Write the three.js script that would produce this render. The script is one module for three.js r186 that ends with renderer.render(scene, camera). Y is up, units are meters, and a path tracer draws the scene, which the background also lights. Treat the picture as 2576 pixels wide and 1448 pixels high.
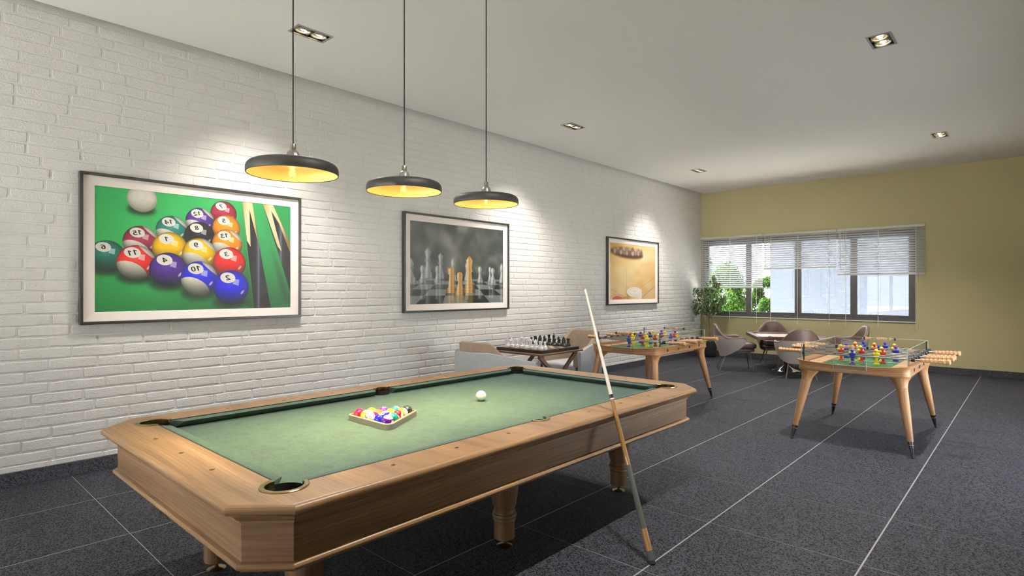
import * as THREE from 'three';
import { RoundedBoxGeometry } from 'three/addons/geometries/RoundedBoxGeometry.js';
import { mergeGeometries, mergeVertices, toCreasedNormals } from 'three/addons/utils/BufferGeometryUtils.js';
import { RectAreaLightUniformsLib } from 'three/addons/lights/RectAreaLightUniformsLib.js';

// ------------------------------------------------------------------ camera, sky, exposure
const scene = new THREE.Scene();
const camera = new THREE.PerspectiveCamera(53.23, 2576 / 1448, 0.05, 200);
camera.position.set(0, 1.5, 0);
camera.rotation.set(0, THREE.MathUtils.degToRad(42.35), 0);
camera.setViewOffset(2576, 1448, 0, -4, 2576, 1448);
const renderer = new THREE.WebGLRenderer({ antialias: true });
renderer.toneMapping = THREE.LinearToneMapping;
renderer.toneMappingExposure = 1.43;
renderer.shadowMap.enabled = true;
RectAreaLightUniformsLib.init();
const SKY = 3.8;                     // overcast daylight
const SPOT_WALL = 9, SPOT_DOWN = 14.5, SPOT_ROW2 = 14, PENDANT = 9.5;   // candela
{
  const w = 64, h = 32, d = new Float32Array(w * h * 4);
  for (let j = 0; j < h; j++) for (let i = 0; i < w; i++) {
    const up = (j + 0.5) / h * 2 - 1, k = (j * w + i) * 4, t = Math.max(0, up);
    d[k] = 1.0 - 0.22 * t; d[k + 1] = 1.03 - 0.13 * t; d[k + 2] = 1.1 + 0.02 * t; d[k + 3] = 1;
    if (up < 0) { d[k] = 0.25; d[k + 1] = 0.27; d[k + 2] = 0.24; }
  }
  const sky = new THREE.DataTexture(d, w, h, THREE.RGBAFormat, THREE.FloatType);
  sky.mapping = THREE.EquirectangularReflectionMapping; sky.magFilter = THREE.LinearFilter; sky.needsUpdate = true;
  scene.background = sky; scene.environment = sky; scene.backgroundIntensity = SKY; scene.environmentIntensity = SKY;
}

{ // sun along the house, so that it lights the terraces outside and does not fall through the windows
  const sun = new THREE.DirectionalLight(new THREE.Color('#fffaf2'), 128); sun.position.set(-18, 40, -5); sun.target.position.set(0, 0, -5); sun.name = 'sun';
  sun.castShadow = true; sun.shadow.mapSize.set(2048, 2048); const c = sun.shadow.camera; c.left = c.bottom = -30; c.right = c.top = 30; c.far = 120; scene.add(sun, sun.target);
}

// ------------------------------------------------------------------ helpers
const R = THREE.MathUtils.degToRad, V = (x, y, z) => new THREE.Vector3(x, y, z);
let seed = 12345;
const rnd = () => { seed = (seed * 1664525 + 1013904223) >>> 0; return seed / 4294967296; };
const rr = (a, b) => a + (b - a) * rnd();
const used = {};
function numbered(n) { used[n] = (used[n] ?? -1) + 1; return used[n] ? n + '_' + String(used[n]).padStart(3, '0') : n; }
function tag(o, label, category, group) { o.userData.label = label; if (category) o.userData.category = category; if (group) o.userData.group = group; return o; }
function thing(name, label, category, p = [0, 0, 0], turn = 0, group) {
  const o = new THREE.Group(); o.name = numbered(name); o.position.set(...p); o.rotation.y = turn; scene.add(o);
  return tag(o, label, category, group);
}
function part(name, geo, m, parent, p, rot) {
  const o = new THREE.Mesh(geo, m); o.castShadow = o.receiveShadow = true;
  o.name = parent === scene ? numbered(name) : name;
  if (p) o.position.set(...p); if (rot) o.rotation.set(...rot);
  parent.add(o); return o;
}
function struct(name, geo, m, p) { const o = part(name, geo, m, scene, p); o.userData.kind = 'structure'; return o; }
function copyOf(root, p, turn, label, group) {
  const c = root.clone(); c.name = numbered(root.name.replace(/_\d{3}$/, '')); scene.add(c);
  if (p) c.position.set(...p); c.rotation.set(0, turn ?? 0, 0);
  c.traverse((o) => { if (o.isSpotLight) o.target = o.parent.getObjectByName('beam_target'); });
  c.userData = { ...root.userData, label }; if (group) c.userData.group = group;
  return c;
}
const clean = (g) => { const n = g.index ? g.toNonIndexed() : g; for (const k of Object.keys(n.attributes)) if (!['position', 'normal', 'uv', 'color'].includes(k)) n.deleteAttribute(k); return n; };
const merge = (list) => mergeGeometries(list.map(clean));
function boxUV(g, s = 1, off = [0, 0], grain = 'x') {          // planar uv in metres by facing; grain = axis that runs along u
  g = clean(g); const p = g.attributes.position, uv = new Float32Array(p.count * 2), a = V(0, 0, 0), b = V(0, 0, 0), c = V(0, 0, 0);
  for (let i = 0; i < p.count; i += 3) {
    a.fromBufferAttribute(p, i); b.fromBufferAttribute(p, i + 1); c.fromBufferAttribute(p, i + 2);
    const n = b.clone().sub(a).cross(c.clone().sub(a)), ax = Math.abs(n.x), ay = Math.abs(n.y), az = Math.abs(n.z);
    for (let k = 0; k < 3; k++) {
      const x = p.getX(i + k), y = p.getY(i + k), z = p.getZ(i + k);
      let q = ay >= ax && ay >= az ? [x, z] : ax >= az ? [z, y] : [x, y];
      if ((grain === 'z' && ay >= ax && ay >= az) || (grain === 'y' && !(ay >= ax && ay >= az))) q = [q[1], q[0]];
      uv[(i + k) * 2] = q[0] * s + off[0]; uv[(i + k) * 2 + 1] = q[1] * s + off[1];
    }
  }
  g.setAttribute('uv', new THREE.BufferAttribute(uv, 2)); return g;
}
const box = (w, h, d, r = 0, seg = 2) => boxUV(r ? new RoundedBoxGeometry(w, h, d, seg, r) : new THREE.BoxGeometry(w, h, d));
const boxAt = (w, h, d, x, y, z, r = 0) => box(w, h, d, r).translate(x, y, z);
const cyl = (r1, r2, h, n = 20) => new THREE.CylinderGeometry(r1, r2, h, n);
function lathe(pts, n = 32) {
  const g = new THREE.LatheGeometry(pts.map(([r, y]) => new THREE.Vector2(r, y)), n);
  const uv = g.attributes.uv, p = g.attributes.position;
  for (let i = 0; i < uv.count; i++) uv.setXY(i, p.getY(i), uv.getX(i) * 0.5);
  return toCreasedNormals(clean(g), 0.6);
}
// rings: arrays of points of one length; ring = closed cross-section, path = closed loop of rings
function loft(rings, { ring = true, path = false, caps = false, crease = 0.6 } = {}) {
  const pos = [], uv = [], n = rings[0].length, m = rings.length, vs = [0];
  for (let i = 1; i <= m; i++) vs.push(vs[i - 1] + rings[i % m][0].distanceTo(rings[i - 1][0]));
  const us = rings.map((r) => { const u = [0]; for (let j = 1; j <= n; j++) u.push(u[j - 1] + r[j % n].distanceTo(r[j - 1])); return u; });
  const put = (i, j, v) => { const q = rings[i % m][j % n]; pos.push(q.x, q.y, q.z); uv.push(v, us[i % m][j]); };
  for (let i = 0; i < (path ? m : m - 1); i++) for (let j = 0; j < (ring ? n : n - 1); j++) {
    put(i, j, vs[i]); put(i, j + 1, vs[i]); put(i + 1, j + 1, vs[i + 1]);
    put(i, j, vs[i]); put(i + 1, j + 1, vs[i + 1]); put(i + 1, j, vs[i + 1]);
  }
  if (caps) for (const [i, flip] of [[0, 1], [m - 1, 0]]) {
    const r = rings[i], c = r.reduce((s, q) => s.add(q), V(0, 0, 0)).divideScalar(n);
    let ex = r[1].clone().sub(r[0]), nn = V(0, 0, 0);
    for (let j = 0; j < n; j++) nn.add(r[j].clone().sub(c).cross(r[(j + 1) % n].clone().sub(c)));
    nn.normalize(); ex.sub(nn.clone().multiplyScalar(ex.dot(nn))).normalize(); const ey = nn.clone().cross(ex);
    const flat = r.map((q) => new THREE.Vector2(q.clone().sub(c).dot(ex), q.clone().sub(c).dot(ey)));
    for (const t of THREE.ShapeUtils.triangulateShape(flat, [])) for (const k of flip ? [t[2], t[1], t[0]] : t) { const q = r[k]; pos.push(q.x, q.y, q.z); uv.push(flat[k].x, flat[k].y); }
  }
  const g = new THREE.BufferGeometry();
  g.setAttribute('position', new THREE.Float32BufferAttribute(pos, 3)); g.setAttribute('uv', new THREE.Float32BufferAttribute(uv, 2));
  g.computeVertexNormals();
  return toCreasedNormals(g, crease);
}
function tube(points, r, seg = 8, n = 0, closed = false) {
  const c = points.length === 2 ? new THREE.LineCurve3(points[0], points[1]) : new THREE.CatmullRomCurve3(points, closed, 'catmullrom', 0.3);
  return clean(new THREE.TubeGeometry(c, n || (points.length === 2 ? 1 : points.length * 5), r, seg, closed));
}
function bar(a, b, w, h) {                                     // rectangular bar from a to b
  const d = b.clone().sub(a), g = box(w, h, d.length(), 0.004, 1);
  const m = new THREE.Matrix4().lookAt(b, a, V(0, 1, 0)); m.setPosition(a.clone().add(b).multiplyScalar(0.5)); return g.applyMatrix4(m);
}
function rodBetween(a, b, r1, r2, n = 12) {                    // tapered round rod, r1 at a
  const d = b.clone().sub(a), g = new THREE.CylinderGeometry(r2, r1, d.length(), n);
  const uv = g.attributes.uv, p = g.attributes.position; for (let i = 0; i < uv.count; i++) uv.setXY(i, p.getY(i), uv.getX(i) * 0.2);
  g.applyQuaternion(new THREE.Quaternion().setFromUnitVectors(V(0, 1, 0), d.clone().normalize())); g.translate((a.x + b.x) / 2, (a.y + b.y) / 2, (a.z + b.z) / 2); return clean(g);
}

// ------------------------------------------------------------------ textures
function hash(x, y, s) { let h = (x * 374761393 + y * 668265263 + s * 974711) | 0; h = Math.imul(h ^ (h >>> 13), 1274126177); return ((h ^ (h >>> 16)) >>> 0) / 4294967296; }
function pnoise(x, y, px, py, s) {                             // periodic value noise
  const xi = Math.floor(x), yi = Math.floor(y), fx = x - xi, fy = y - yi, u = fx * fx * (3 - 2 * fx), v = fy * fy * (3 - 2 * fy), w = (a, n) => ((a % n) + n) % n;
  const a = hash(w(xi, px), w(yi, py), s), b = hash(w(xi + 1, px), w(yi, py), s), c = hash(w(xi, px), w(yi + 1, py), s), d = hash(w(xi + 1, px), w(yi + 1, py), s);
  return a + (b - a) * u + (c - a) * v + (a - b - c + d) * u * v;
}
function dataTex(w, h, f, { srgb = false, rep = [1, 1] } = {}) {
  const d = new Uint8Array(w * h * 4);
  for (let y = 0; y < h; y++) for (let x = 0; x < w; x++) { const c = f(x / w, y / h), k = (y * w + x) * 4; for (let i = 0; i < 3; i++) d[k + i] = Math.max(0, Math.min(255, Array.isArray(c) ? c[i] : c)); d[k + 3] = 255; }
  const t = new THREE.DataTexture(d, w, h); t.wrapS = t.wrapT = THREE.RepeatWrapping; t.magFilter = THREE.LinearFilter; t.minFilter = THREE.LinearMipmapLinearFilter; t.generateMipmaps = true;
  if (srgb) t.colorSpace = THREE.SRGBColorSpace; t.repeat.set(rep[0], rep[1]); t.needsUpdate = true; return t;
}
// wood: grain along u; one tile is 2 m x 0.5 m
const woodTone = (u, v) => {
  const wv = v + 0.02 * (pnoise(u * 4, v * 4, 4, 4, 3) - 0.5) + 0.035 * (pnoise(u * 2, v * 3, 2, 3, 4) - 0.5);
  const band = pnoise(u * 3, wv * 14, 3, 14, 5), fine = pnoise(u * 10, wv * 90, 10, 90, 6), pore = pnoise(u * 40, wv * 220, 40, 220, 7), big = pnoise(u * 2, wv * 5, 2, 5, 8);
  const ring = Math.abs(Math.sin((wv * 26 + 1.6 * pnoise(u * 3, wv * 6, 3, 6, 9)) * Math.PI));
  return 0.82 + 0.19 * (band - 0.5) + 0.12 * (fine - 0.5) + 0.2 * (big - 0.5) - 0.1 * (1 - Math.pow(ring, 0.3)) - (pore > 0.8 ? 0.05 : 0);
};
const woodMap = dataTex(1024, 512, (u, v) => { const t = woodTone(u, v); return [255 * t, 252 * Math.pow(t, 1.12), 248 * Math.pow(t, 1.28)]; }, { srgb: true, rep: [0.5, 2] });
const grainBump = dataTex(512, 512, (u, v) => 255 * (0.5 * pnoise(u * 90, v * 90, 90, 90, 11) + 0.3 * pnoise(u * 180, v * 180, 180, 180, 12) + 0.35 * Math.pow(pnoise(u * 40, v * 40, 40, 40, 13), 2)), { rep: [2.2, 2.2] });
const graniteMap = dataTex(1024, 1024, (u, v) => {
  const a = pnoise(u * 150, v * 190, 150, 190, 21), b = pnoise(u * 260, v * 300, 260, 300, 22), c = pnoise(u * 12, v * 12, 12, 12, 23), e = pnoise(u * 330, v * 330, 330, 330, 24);
  const m = 0.62 * a + 0.38 * b + 0.05 * (c - 0.5);
  let t = m < 0.4 ? 0.12 : m < 0.45 ? 0.12 + (m - 0.4) / 0.05 * 0.66 : 0.78 + 0.3 * (e - 0.4); return [174 * t, 175 * t, 184 * t];
}, { srgb: true, rep: [1, 1] });
const feltMap = dataTex(512, 512, (u, v) => {
  const tw = 0.5 + 0.5 * Math.sin((u * 128 + v * 64) * Math.PI * 2) * Math.sin(v * 96 * Math.PI * 2), n = pnoise(u * 18, v * 110, 18, 110, 31), q = pnoise(u * 110, v * 16, 110, 16, 32), c = pnoise(u * 8, v * 8, 8, 8, 33);
  const t = 0.74 + 0.16 * (tw - 0.5) + 0.09 * (n - 0.5) + 0.08 * (q - 0.5) + 0.05 * (c - 0.5); return [255 * t, 255 * t, 255 * t];
}, { srgb: true, rep: [2.4, 2.4] });
const clothMap = dataTex(256, 256, (u, v) => { const t = 0.9 + 0.07 * (pnoise(u * 128, v * 30, 128, 30, 41) - 0.5) + 0.07 * (pnoise(u * 30, v * 128, 30, 128, 42) - 0.5); return [255 * t, 255 * t, 255 * t]; }, { srgb: true, rep: [4, 4] });
const suedeMap = dataTex(256, 256, (u, v) => { const t = 0.88 + 0.07 * (pnoise(u * 6, v * 6, 6, 6, 43) - 0.5) + 0.06 * (pnoise(u * 40, v * 40, 40, 40, 44) - 0.5); return [255 * t, 253 * t, 250 * t]; }, { srgb: true, rep: [3, 3] });
const stuccoBump = dataTex(256, 256, (u, v) => 255 * (0.6 * pnoise(u * 9, v * 16, 9, 16, 51) + 0.4 * pnoise(u * 30, v * 50, 30, 50, 52)), { rep: [0.5, 0.5] });
const wallBump = dataTex(256, 256, (u, v) => 255 * (0.5 * pnoise(u * 60, v * 60, 60, 60, 53) + 0.5 * pnoise(u * 14, v * 14, 14, 14, 54)), { rep: [2, 2] });

// ------------------------------------------------------------------ materials
const col = (c) => new THREE.Color(c);
function mat(c, rough = 0.6, o = {}) { return new THREE.MeshPhysicalMaterial({ color: col(c), roughness: rough, side: THREE.DoubleSide, ...o }); }
const M = {
  brick: mat('#dedcd8', 0.62, { bumpMap: grainBump, bumpScale: 0.004 }),
  mortar: mat('#dcdad6', 0.75, { bumpMap: grainBump, bumpScale: 0.002 }),
  ceiling: mat('#f6f5f0', 0.9), tile: mat('#7f7f86', 0.75, { specularIntensity: 0.5, map: graniteMap, bumpMap: graniteMap, bumpScale: 0.0006 }), grout: mat('#929296', 0.8),
  olive: mat('#6f6540', 0.85), green: mat('#bfb68b', 0.8, { bumpMap: wallBump, bumpScale: 0.0008 }), hidden: mat('#c9c4b6', 0.85),
  frameGrey: mat('#595857', 0.45), sill: mat('#d9d9d2', 0.6), pane: new THREE.MeshPhysicalMaterial({ color: 0xffffff, roughness: 0, transmission: 1, thickness: 0, ior: 1.45, side: THREE.DoubleSide }),
  slat: mat('#dcdde0', 0.5, { transmission: 0.3, thickness: 0 }), blindWhite: mat('#d6d5d1', 0.5), cordWhite: mat('#e2e2de', 0.7),
  wood: mat('#a7855f', 0.42, { map: woodMap, clearcoat: 0.15, clearcoatRoughness: 0.3 }), woodDark: mat('#9e7f5e', 0.45, { map: woodMap }), foosWood: mat('#c69a6f', 0.42, { map: woodMap, clearcoat: 0.12, clearcoatRoughness: 0.3 }), foosPale: mat('#e4bd95', 0.45, { map: woodMap }),
  handleWood: mat('#e2b384', 0.4, { map: woodMap, clearcoat: 0.3, clearcoatRoughness: 0.3 }), felt: mat('#637f73', 0.95, { map: feltMap, bumpMap: feltMap, bumpScale: 0.0012, sheen: 0.3, sheenRoughness: 0.6, sheenColor: col('#8aa898') }),
  stripDark: mat('#123038', 0.9), brass: mat('#8f7a55', 0.28, { metalness: 1 }), sight: mat('#6b5f45', 0.3, { metalness: 0.9 }), pocket: mat('#0c0c0a', 0.8), black: mat('#0d0d0e', 0.5), blackMetal: mat('#20201d', 0.55),
  rodSteel: mat('#8c8a86', 0.38, { metalness: 0.85 }), glassEdge: mat('#cfdcd4', 0.15, { transmission: 0.4, thickness: 0 }), steel: mat('#b9b9b7', 0.25, { metalness: 1 }), ferrule: mat('#77757a', 0.2, { metalness: 1 }), chrome: mat('#d8d8d8', 0.12, { metalness: 1 }), darkSteel: mat('#4b4b4d', 0.35, { metalness: 0.8 }),
  gold: mat('#efcb86', 0.5, { metalness: 0.0 }), brassGrey: mat('#8c8a70', 0.3, { metalness: 0.8 }), alu: mat('#8d8a84', 0.4, { metalness: 0.6 }),
  bulbGlass: new THREE.MeshPhysicalMaterial({ color: 0xffffff, roughness: 0, transmission: 1, thickness: 0, ior: 1.2, side: THREE.DoubleSide, emissive: col('#ffeaa8'), emissiveIntensity: 1.3 }),
  filament: new THREE.MeshStandardMaterial({ color: 0x000000, emissive: col('#ffb24a'), emissiveIntensity: 2.2 }), bulbGlow: new THREE.MeshStandardMaterial({ color: 0x000000, emissive: col('#ffdf8a'), emissiveIntensity: 1.15 }),
  lens: new THREE.MeshStandardMaterial({ color: 0x111111, emissive: col('#ffe9c4'), emissiveIntensity: 14 }), reflector: mat('#cfc7b4', 0.25, { metalness: 1 }), lampFrame: mat('#a6a39b', 0.4, { metalness: 0.4 }),
  pictureFrame: mat('#2a2926', 0.4), matBoard: mat('#eee4dd', 0.8), shellGrey: mat('#b3aaa4', 0.5, { clearcoat: 0.15, clearcoatRoughness: 0.5 }), leather: mat('#6d5750', 0.36, { clearcoat: 0.25, clearcoatRoughness: 0.35 }), chairLeg: mat('#77726c', 0.35, { metalness: 0.7 }),
  sofaGrey: mat('#b9bdc0', 0.85, { map: clothMap }), sofaSeat: mat('#c9c9cd', 0.85, { map: clothMap }), suede: mat('#aa9583', 0.8, { map: suedeMap, sheen: 0.3, sheenColor: col('#d8c4b0') }),
  walnut: mat('#3a2a26', 0.35, { map: woodMap, clearcoat: 0.3, clearcoatRoughness: 0.25 }), taupe: mat('#85715f', 0.5, { map: woodMap }), squareLight: mat('#d9c7b6', 0.4, { map: woodMap }), squareDark: mat('#3b2621', 0.4, { map: woodMap }),
  pieceWhite: mat('#f0f0f2', 0.3, { clearcoat: 0.4 }), pieceBlack: mat('#2b2c2b', 0.35, { clearcoat: 0.3 }), carromWood: mat('#7d5945', 0.4, { map: woodMap, clearcoat: 0.2 }),
  pot: mat('#2c2e31', 0.6, { bumpMap: wallBump, bumpScale: 0.004 }), soil: mat('#2a2119', 1), bark: mat('#8d7765', 0.85), leaf: new THREE.MeshPhysicalMaterial({ color: 0xffffff, vertexColors: true, roughness: 0.55, side: THREE.DoubleSide, transmission: 0.1, thickness: 0 }),
  treeLeaf: new THREE.MeshPhysicalMaterial({ color: 0xffffff, vertexColors: true, roughness: 1, specularIntensity: 0.05, side: THREE.DoubleSide, transmission: 0.3, thickness: 0 }),
  stucco: mat('#2b3341', 0.9, { bumpMap: stuccoBump, bumpScale: 0.012 }), paving: mat('#e2e2df', 0.9), glassPanel: new THREE.MeshPhysicalMaterial({ color: col('#ffffff'), roughness: 0.0, transmission: 1, thickness: 0, ior: 1.3, side: THREE.DoubleSide }),
  turf: mat('#1f7a3c', 0.5, { clearcoat: 0.3, clearcoatRoughness: 0.2 }), turfDark: mat('#176030', 0.5, { clearcoat: 0.3, clearcoatRoughness: 0.2 }), white: mat('#e8e8e4', 0.5), redMan: mat('#b3302c', 0.4), yellowMan: mat('#e0cf10', 0.4), blueMan: mat('#1f2f9a', 0.4), rubber: mat('#2d2f2f', 0.7), screwGrey: mat('#565452', 0.4, { metalness: 0.5 }),
  rackMetal: mat('#9a958c', 0.4, { metalness: 0.5 }), rackEdge: mat('#a8977f', 0.5), cueWhite: mat('#dcd9cd', 0.3, { clearcoat: 0.5 }), cueWood: mat('#c39a5f', 0.35, { map: woodMap, clearcoat: 0.4 }), cueGrey: mat('#5b5d58', 0.6),
};

{ const fine = graniteMap.clone(); fine.repeat.set(1.8, 1.8); fine.needsUpdate = true; M.skirting = mat('#a2a2aa', 0.6, { map: fine }); }

// ------------------------------------------------------------------ setting
const WX = -5.76, WZ = -12.86, CH = 3.73, RX = 0.55, NZ = 3.4;        // left wall, far wall, ceiling, right wall, near wall
const grid0 = { x: -0.70, z: -1.03, p: 0.856 };
{ // floor: grout bed with every tile a piece of its own
  const bed = struct('floor', boxAt(RX - WX + 0.4, 0.2, NZ - WZ + 0.4, (RX + WX) / 2, -0.1012, (NZ + WZ) / 2), M.grout);
  const variants = [0, 1, 2, 3, 4, 5].map((k) => boxUV(new RoundedBoxGeometry(0.847, 0.02, 0.851, 1, 0.001), 1, [k * 0.37, k * 0.61]).translate(0, -0.01, 0));
  let k = 0;
  for (let i = -7; i < 3; i++) for (let j = -15; j < 8; j++) {
    let x0 = grid0.x + i * grid0.p + 0.0045, x1 = x0 + 0.847, z0 = grid0.z + j * grid0.p + 0.0025, z1 = z0 + 0.851;
    if (x1 < WX + 0.02 || x0 > RX - 0.02 || z1 < WZ + 0.02 || z0 > NZ - 0.02) continue;
    const cut = x0 < WX || x1 > RX || z0 < WZ || z1 > NZ;
    if (!cut) { part('tile', variants[(k = (k * 5 + i * i + 3 * j + 60) % 6)], M.tile, bed, [(x0 + x1) / 2, 0, (z0 + z1) / 2]); continue; }
    x0 = Math.max(x0, WX); x1 = Math.min(x1, RX); z0 = Math.max(z0, WZ); z1 = Math.min(z1, NZ);
    part('tile', boxUV(new THREE.BoxGeometry(x1 - x0, 0.02, z1 - z0), 1, [rnd(), rnd()]).translate(0, -0.01, 0), M.tile, bed, [(x0 + x1) / 2, 0, (z0 + z1) / 2]);
  }
}
const fixtures = [
  [-4.67, -2.52, 'recessed twin ceiling light beside the cord of the nearest pendant'], [-4.67, -6.36, 'recessed twin ceiling light in the ceiling before the chess picture'],
  [-4.67, -10.31, 'recessed twin ceiling light nearest the corner of brick and green walls'], [-1.02, -6.03, 'large recessed twin ceiling light at upper right, above the nearer football table'],
  [-1.02, -10.28, 'recessed twin ceiling light before the green wall, at the right'], [-1.02, -2.1, 'recessed twin ceiling light over the right side of the pool table'],
];
{ // ceiling with holes for the lights and an open shadow gap along the brick wall
  const s = new THREE.Shape(); const x0 = WX + 0.05;
  s.moveTo(x0, -NZ - 0.2); s.lineTo(RX + 0.2, -NZ - 0.2); s.lineTo(RX + 0.2, -WZ + 0.2); s.lineTo(x0, -WZ + 0.2); s.closePath();
  for (const [x, z] of fixtures) { const h = new THREE.Path(), a = 0.078, b = 0.148; h.moveTo(x - a, -z - b); h.lineTo(x + a, -z - b); h.lineTo(x + a, -z + b); h.lineTo(x - a, -z + b); h.closePath(); s.holes.push(h); }
  const g = new THREE.ExtrudeGeometry(s, { depth: 0.02, bevelEnabled: false }).rotateX(-Math.PI / 2).translate(0, CH, 0);
  struct('ceiling', g, M.ceiling);
  struct('roof_slab', boxAt(RX - WX + 0.8, 4.2, NZ - WZ + 0.8, (RX + WX) / 2, 6.05, (NZ + WZ) / 2), M.hidden);
}
{ // brick wall
  const wall = struct('wall_left', boxAt(0.2, 4.05, NZ - WZ + 0.4, WX - 0.1055, 1.925, (NZ + WZ) / 2), M.mortar);
  const pitchY = 0.0885, pitchZ = 0.3465, y0 = 0.112 - 0.045, H = 0.0755, D = 0.0055;
  const brickGeo = (L, s, h = H) => {                           // rounded uneven slab, front at x = 0
    const outer = [], inner = [], n = [5, 2];
    const pt = (t, e) => {                                      // perimeter walk
      const a = L / 2 - e, b = h / 2 - e; const out = [];
      for (let i = 0; i < 6; i++) out.push([-a + 2 * a * i / 6, -b]); for (let i = 0; i < 2; i++) out.push([a, -b + 2 * b * i / 2]);
      for (let i = 0; i < 6; i++) out.push([a - 2 * a * i / 6, b]); for (let i = 0; i < 2; i++) out.push([-a, b - 2 * b * i / 2]); return out;
    };
    const o = pt(0, 0), q = pt(0, 0.0042);
    for (let i = 0; i < o.length; i++) {
      const corner = i === 0 || i === 6 || i === 8 || i === 14, jx = (hash(i, s, 1) - 0.5) * 0.005, jy = (hash(i, s, 2) - 0.5) * 0.004, k = corner ? 0.94 : 1, kz = corner ? 0.985 : 1;
      outer.push(V(-D, o[i][1] * k + jy, -(o[i][0] * kz + jx))); inner.push(V((hash(i, s, 3) - 0.5) * 0.0016, q[i][1] * k + jy, -(q[i][0] * kz + jx)));
    }
    const g = loft([outer, inner], { crease: 0.5 });
    const pos = [], c = V(0.0006, 0, 0), ring = inner; for (let i = 0; i < ring.length; i++) for (const p of [c, ring[i], ring[(i + 1) % ring.length]]) pos.push(p.x, p.y, p.z);
    const f = new THREE.BufferGeometry(); f.setAttribute('position', new THREE.Float32BufferAttribute(pos, 3)); f.computeVertexNormals(); f.setAttribute('uv', new THREE.BufferAttribute(new Float32Array(pos.length / 3 * 2), 2));
    return boxUV(toCreasedNormals(merge([g, f]), 0.35), 1, [hash(s, 4, 4), hash(s, 5, 5)]);
  };
  const list = [];
  for (let r = 0; ; r++) {
    const yc = y0 + (r + 0.5) * pitchY; if (yc > 3.7) break;
    let z = 0.32 + (r % 2 ? 0.172 : 0) + (hash(r, 1, 9) - 0.5) * 0.09;
    for (let i = 0; z > WZ - 0.1; i++) {
      const u = hash(r, i, 7); let p = pitchZ * (1 + (u - 0.5) * 0.16); if (hash(r, i, 8) > 0.965) p *= 0.52;
      let a = z, b = z - p; z = b; if (b < WZ) { b = WZ - 0.005; if (a - b < 0.06) continue; }
      list.push({ y: yc + (hash(r, i, 10) - 0.5) * 0.005, z: (a + b) / 2, L: a - b - 0.0145, h: H });
    }
  }
  for (const b of list) b.size = 1 / (Math.pow(b.z, 2) + Math.pow(WX, 2) + Math.pow(b.y - 1.5, 2) * 0.3) * (b.z < -0.45 ? 1 : 0.2) * (b.y < 3.6 ? 1 : 0.3);
  list.sort((p, q) => q.size - p.size);
  const variants = []; for (let L = 0; L < 10; L++) for (let s = 0; s < 4; s++) variants.push({ L: 0.28 + L * 0.01, g: brickGeo(0.28 + L * 0.01, L * 4 + s + 1) });
  const shorts = [0, 1, 2].map((s) => brickGeo(0.155, 90 + s));
  const rest = [];
  list.forEach((b, i) => {
    let g, sc = 1;
    if (b.L < 0.23) { g = shorts[i % 3]; sc = b.L / 0.155; } else { const k = Math.max(0, Math.min(9, Math.round((b.L - 0.28) / 0.01))) * 4 + i % 4; g = variants[k].g; sc = b.L / variants[k].L; }
    if (i < 300) { const o = part('brick', g, M.brick, wall, [WX, b.y, b.z]); o.scale.z = sc; } else rest.push(g.clone().scale(1, 1, sc).translate(WX, b.y, b.z));
  });
  const far = part('brickwork', merge(rest), M.brick, wall); far.userData.kind = 'stuff';
}
const WIN = { x0: -5.7, x1: -1.635, y0: 0.9, y1: 2.62 };
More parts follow.
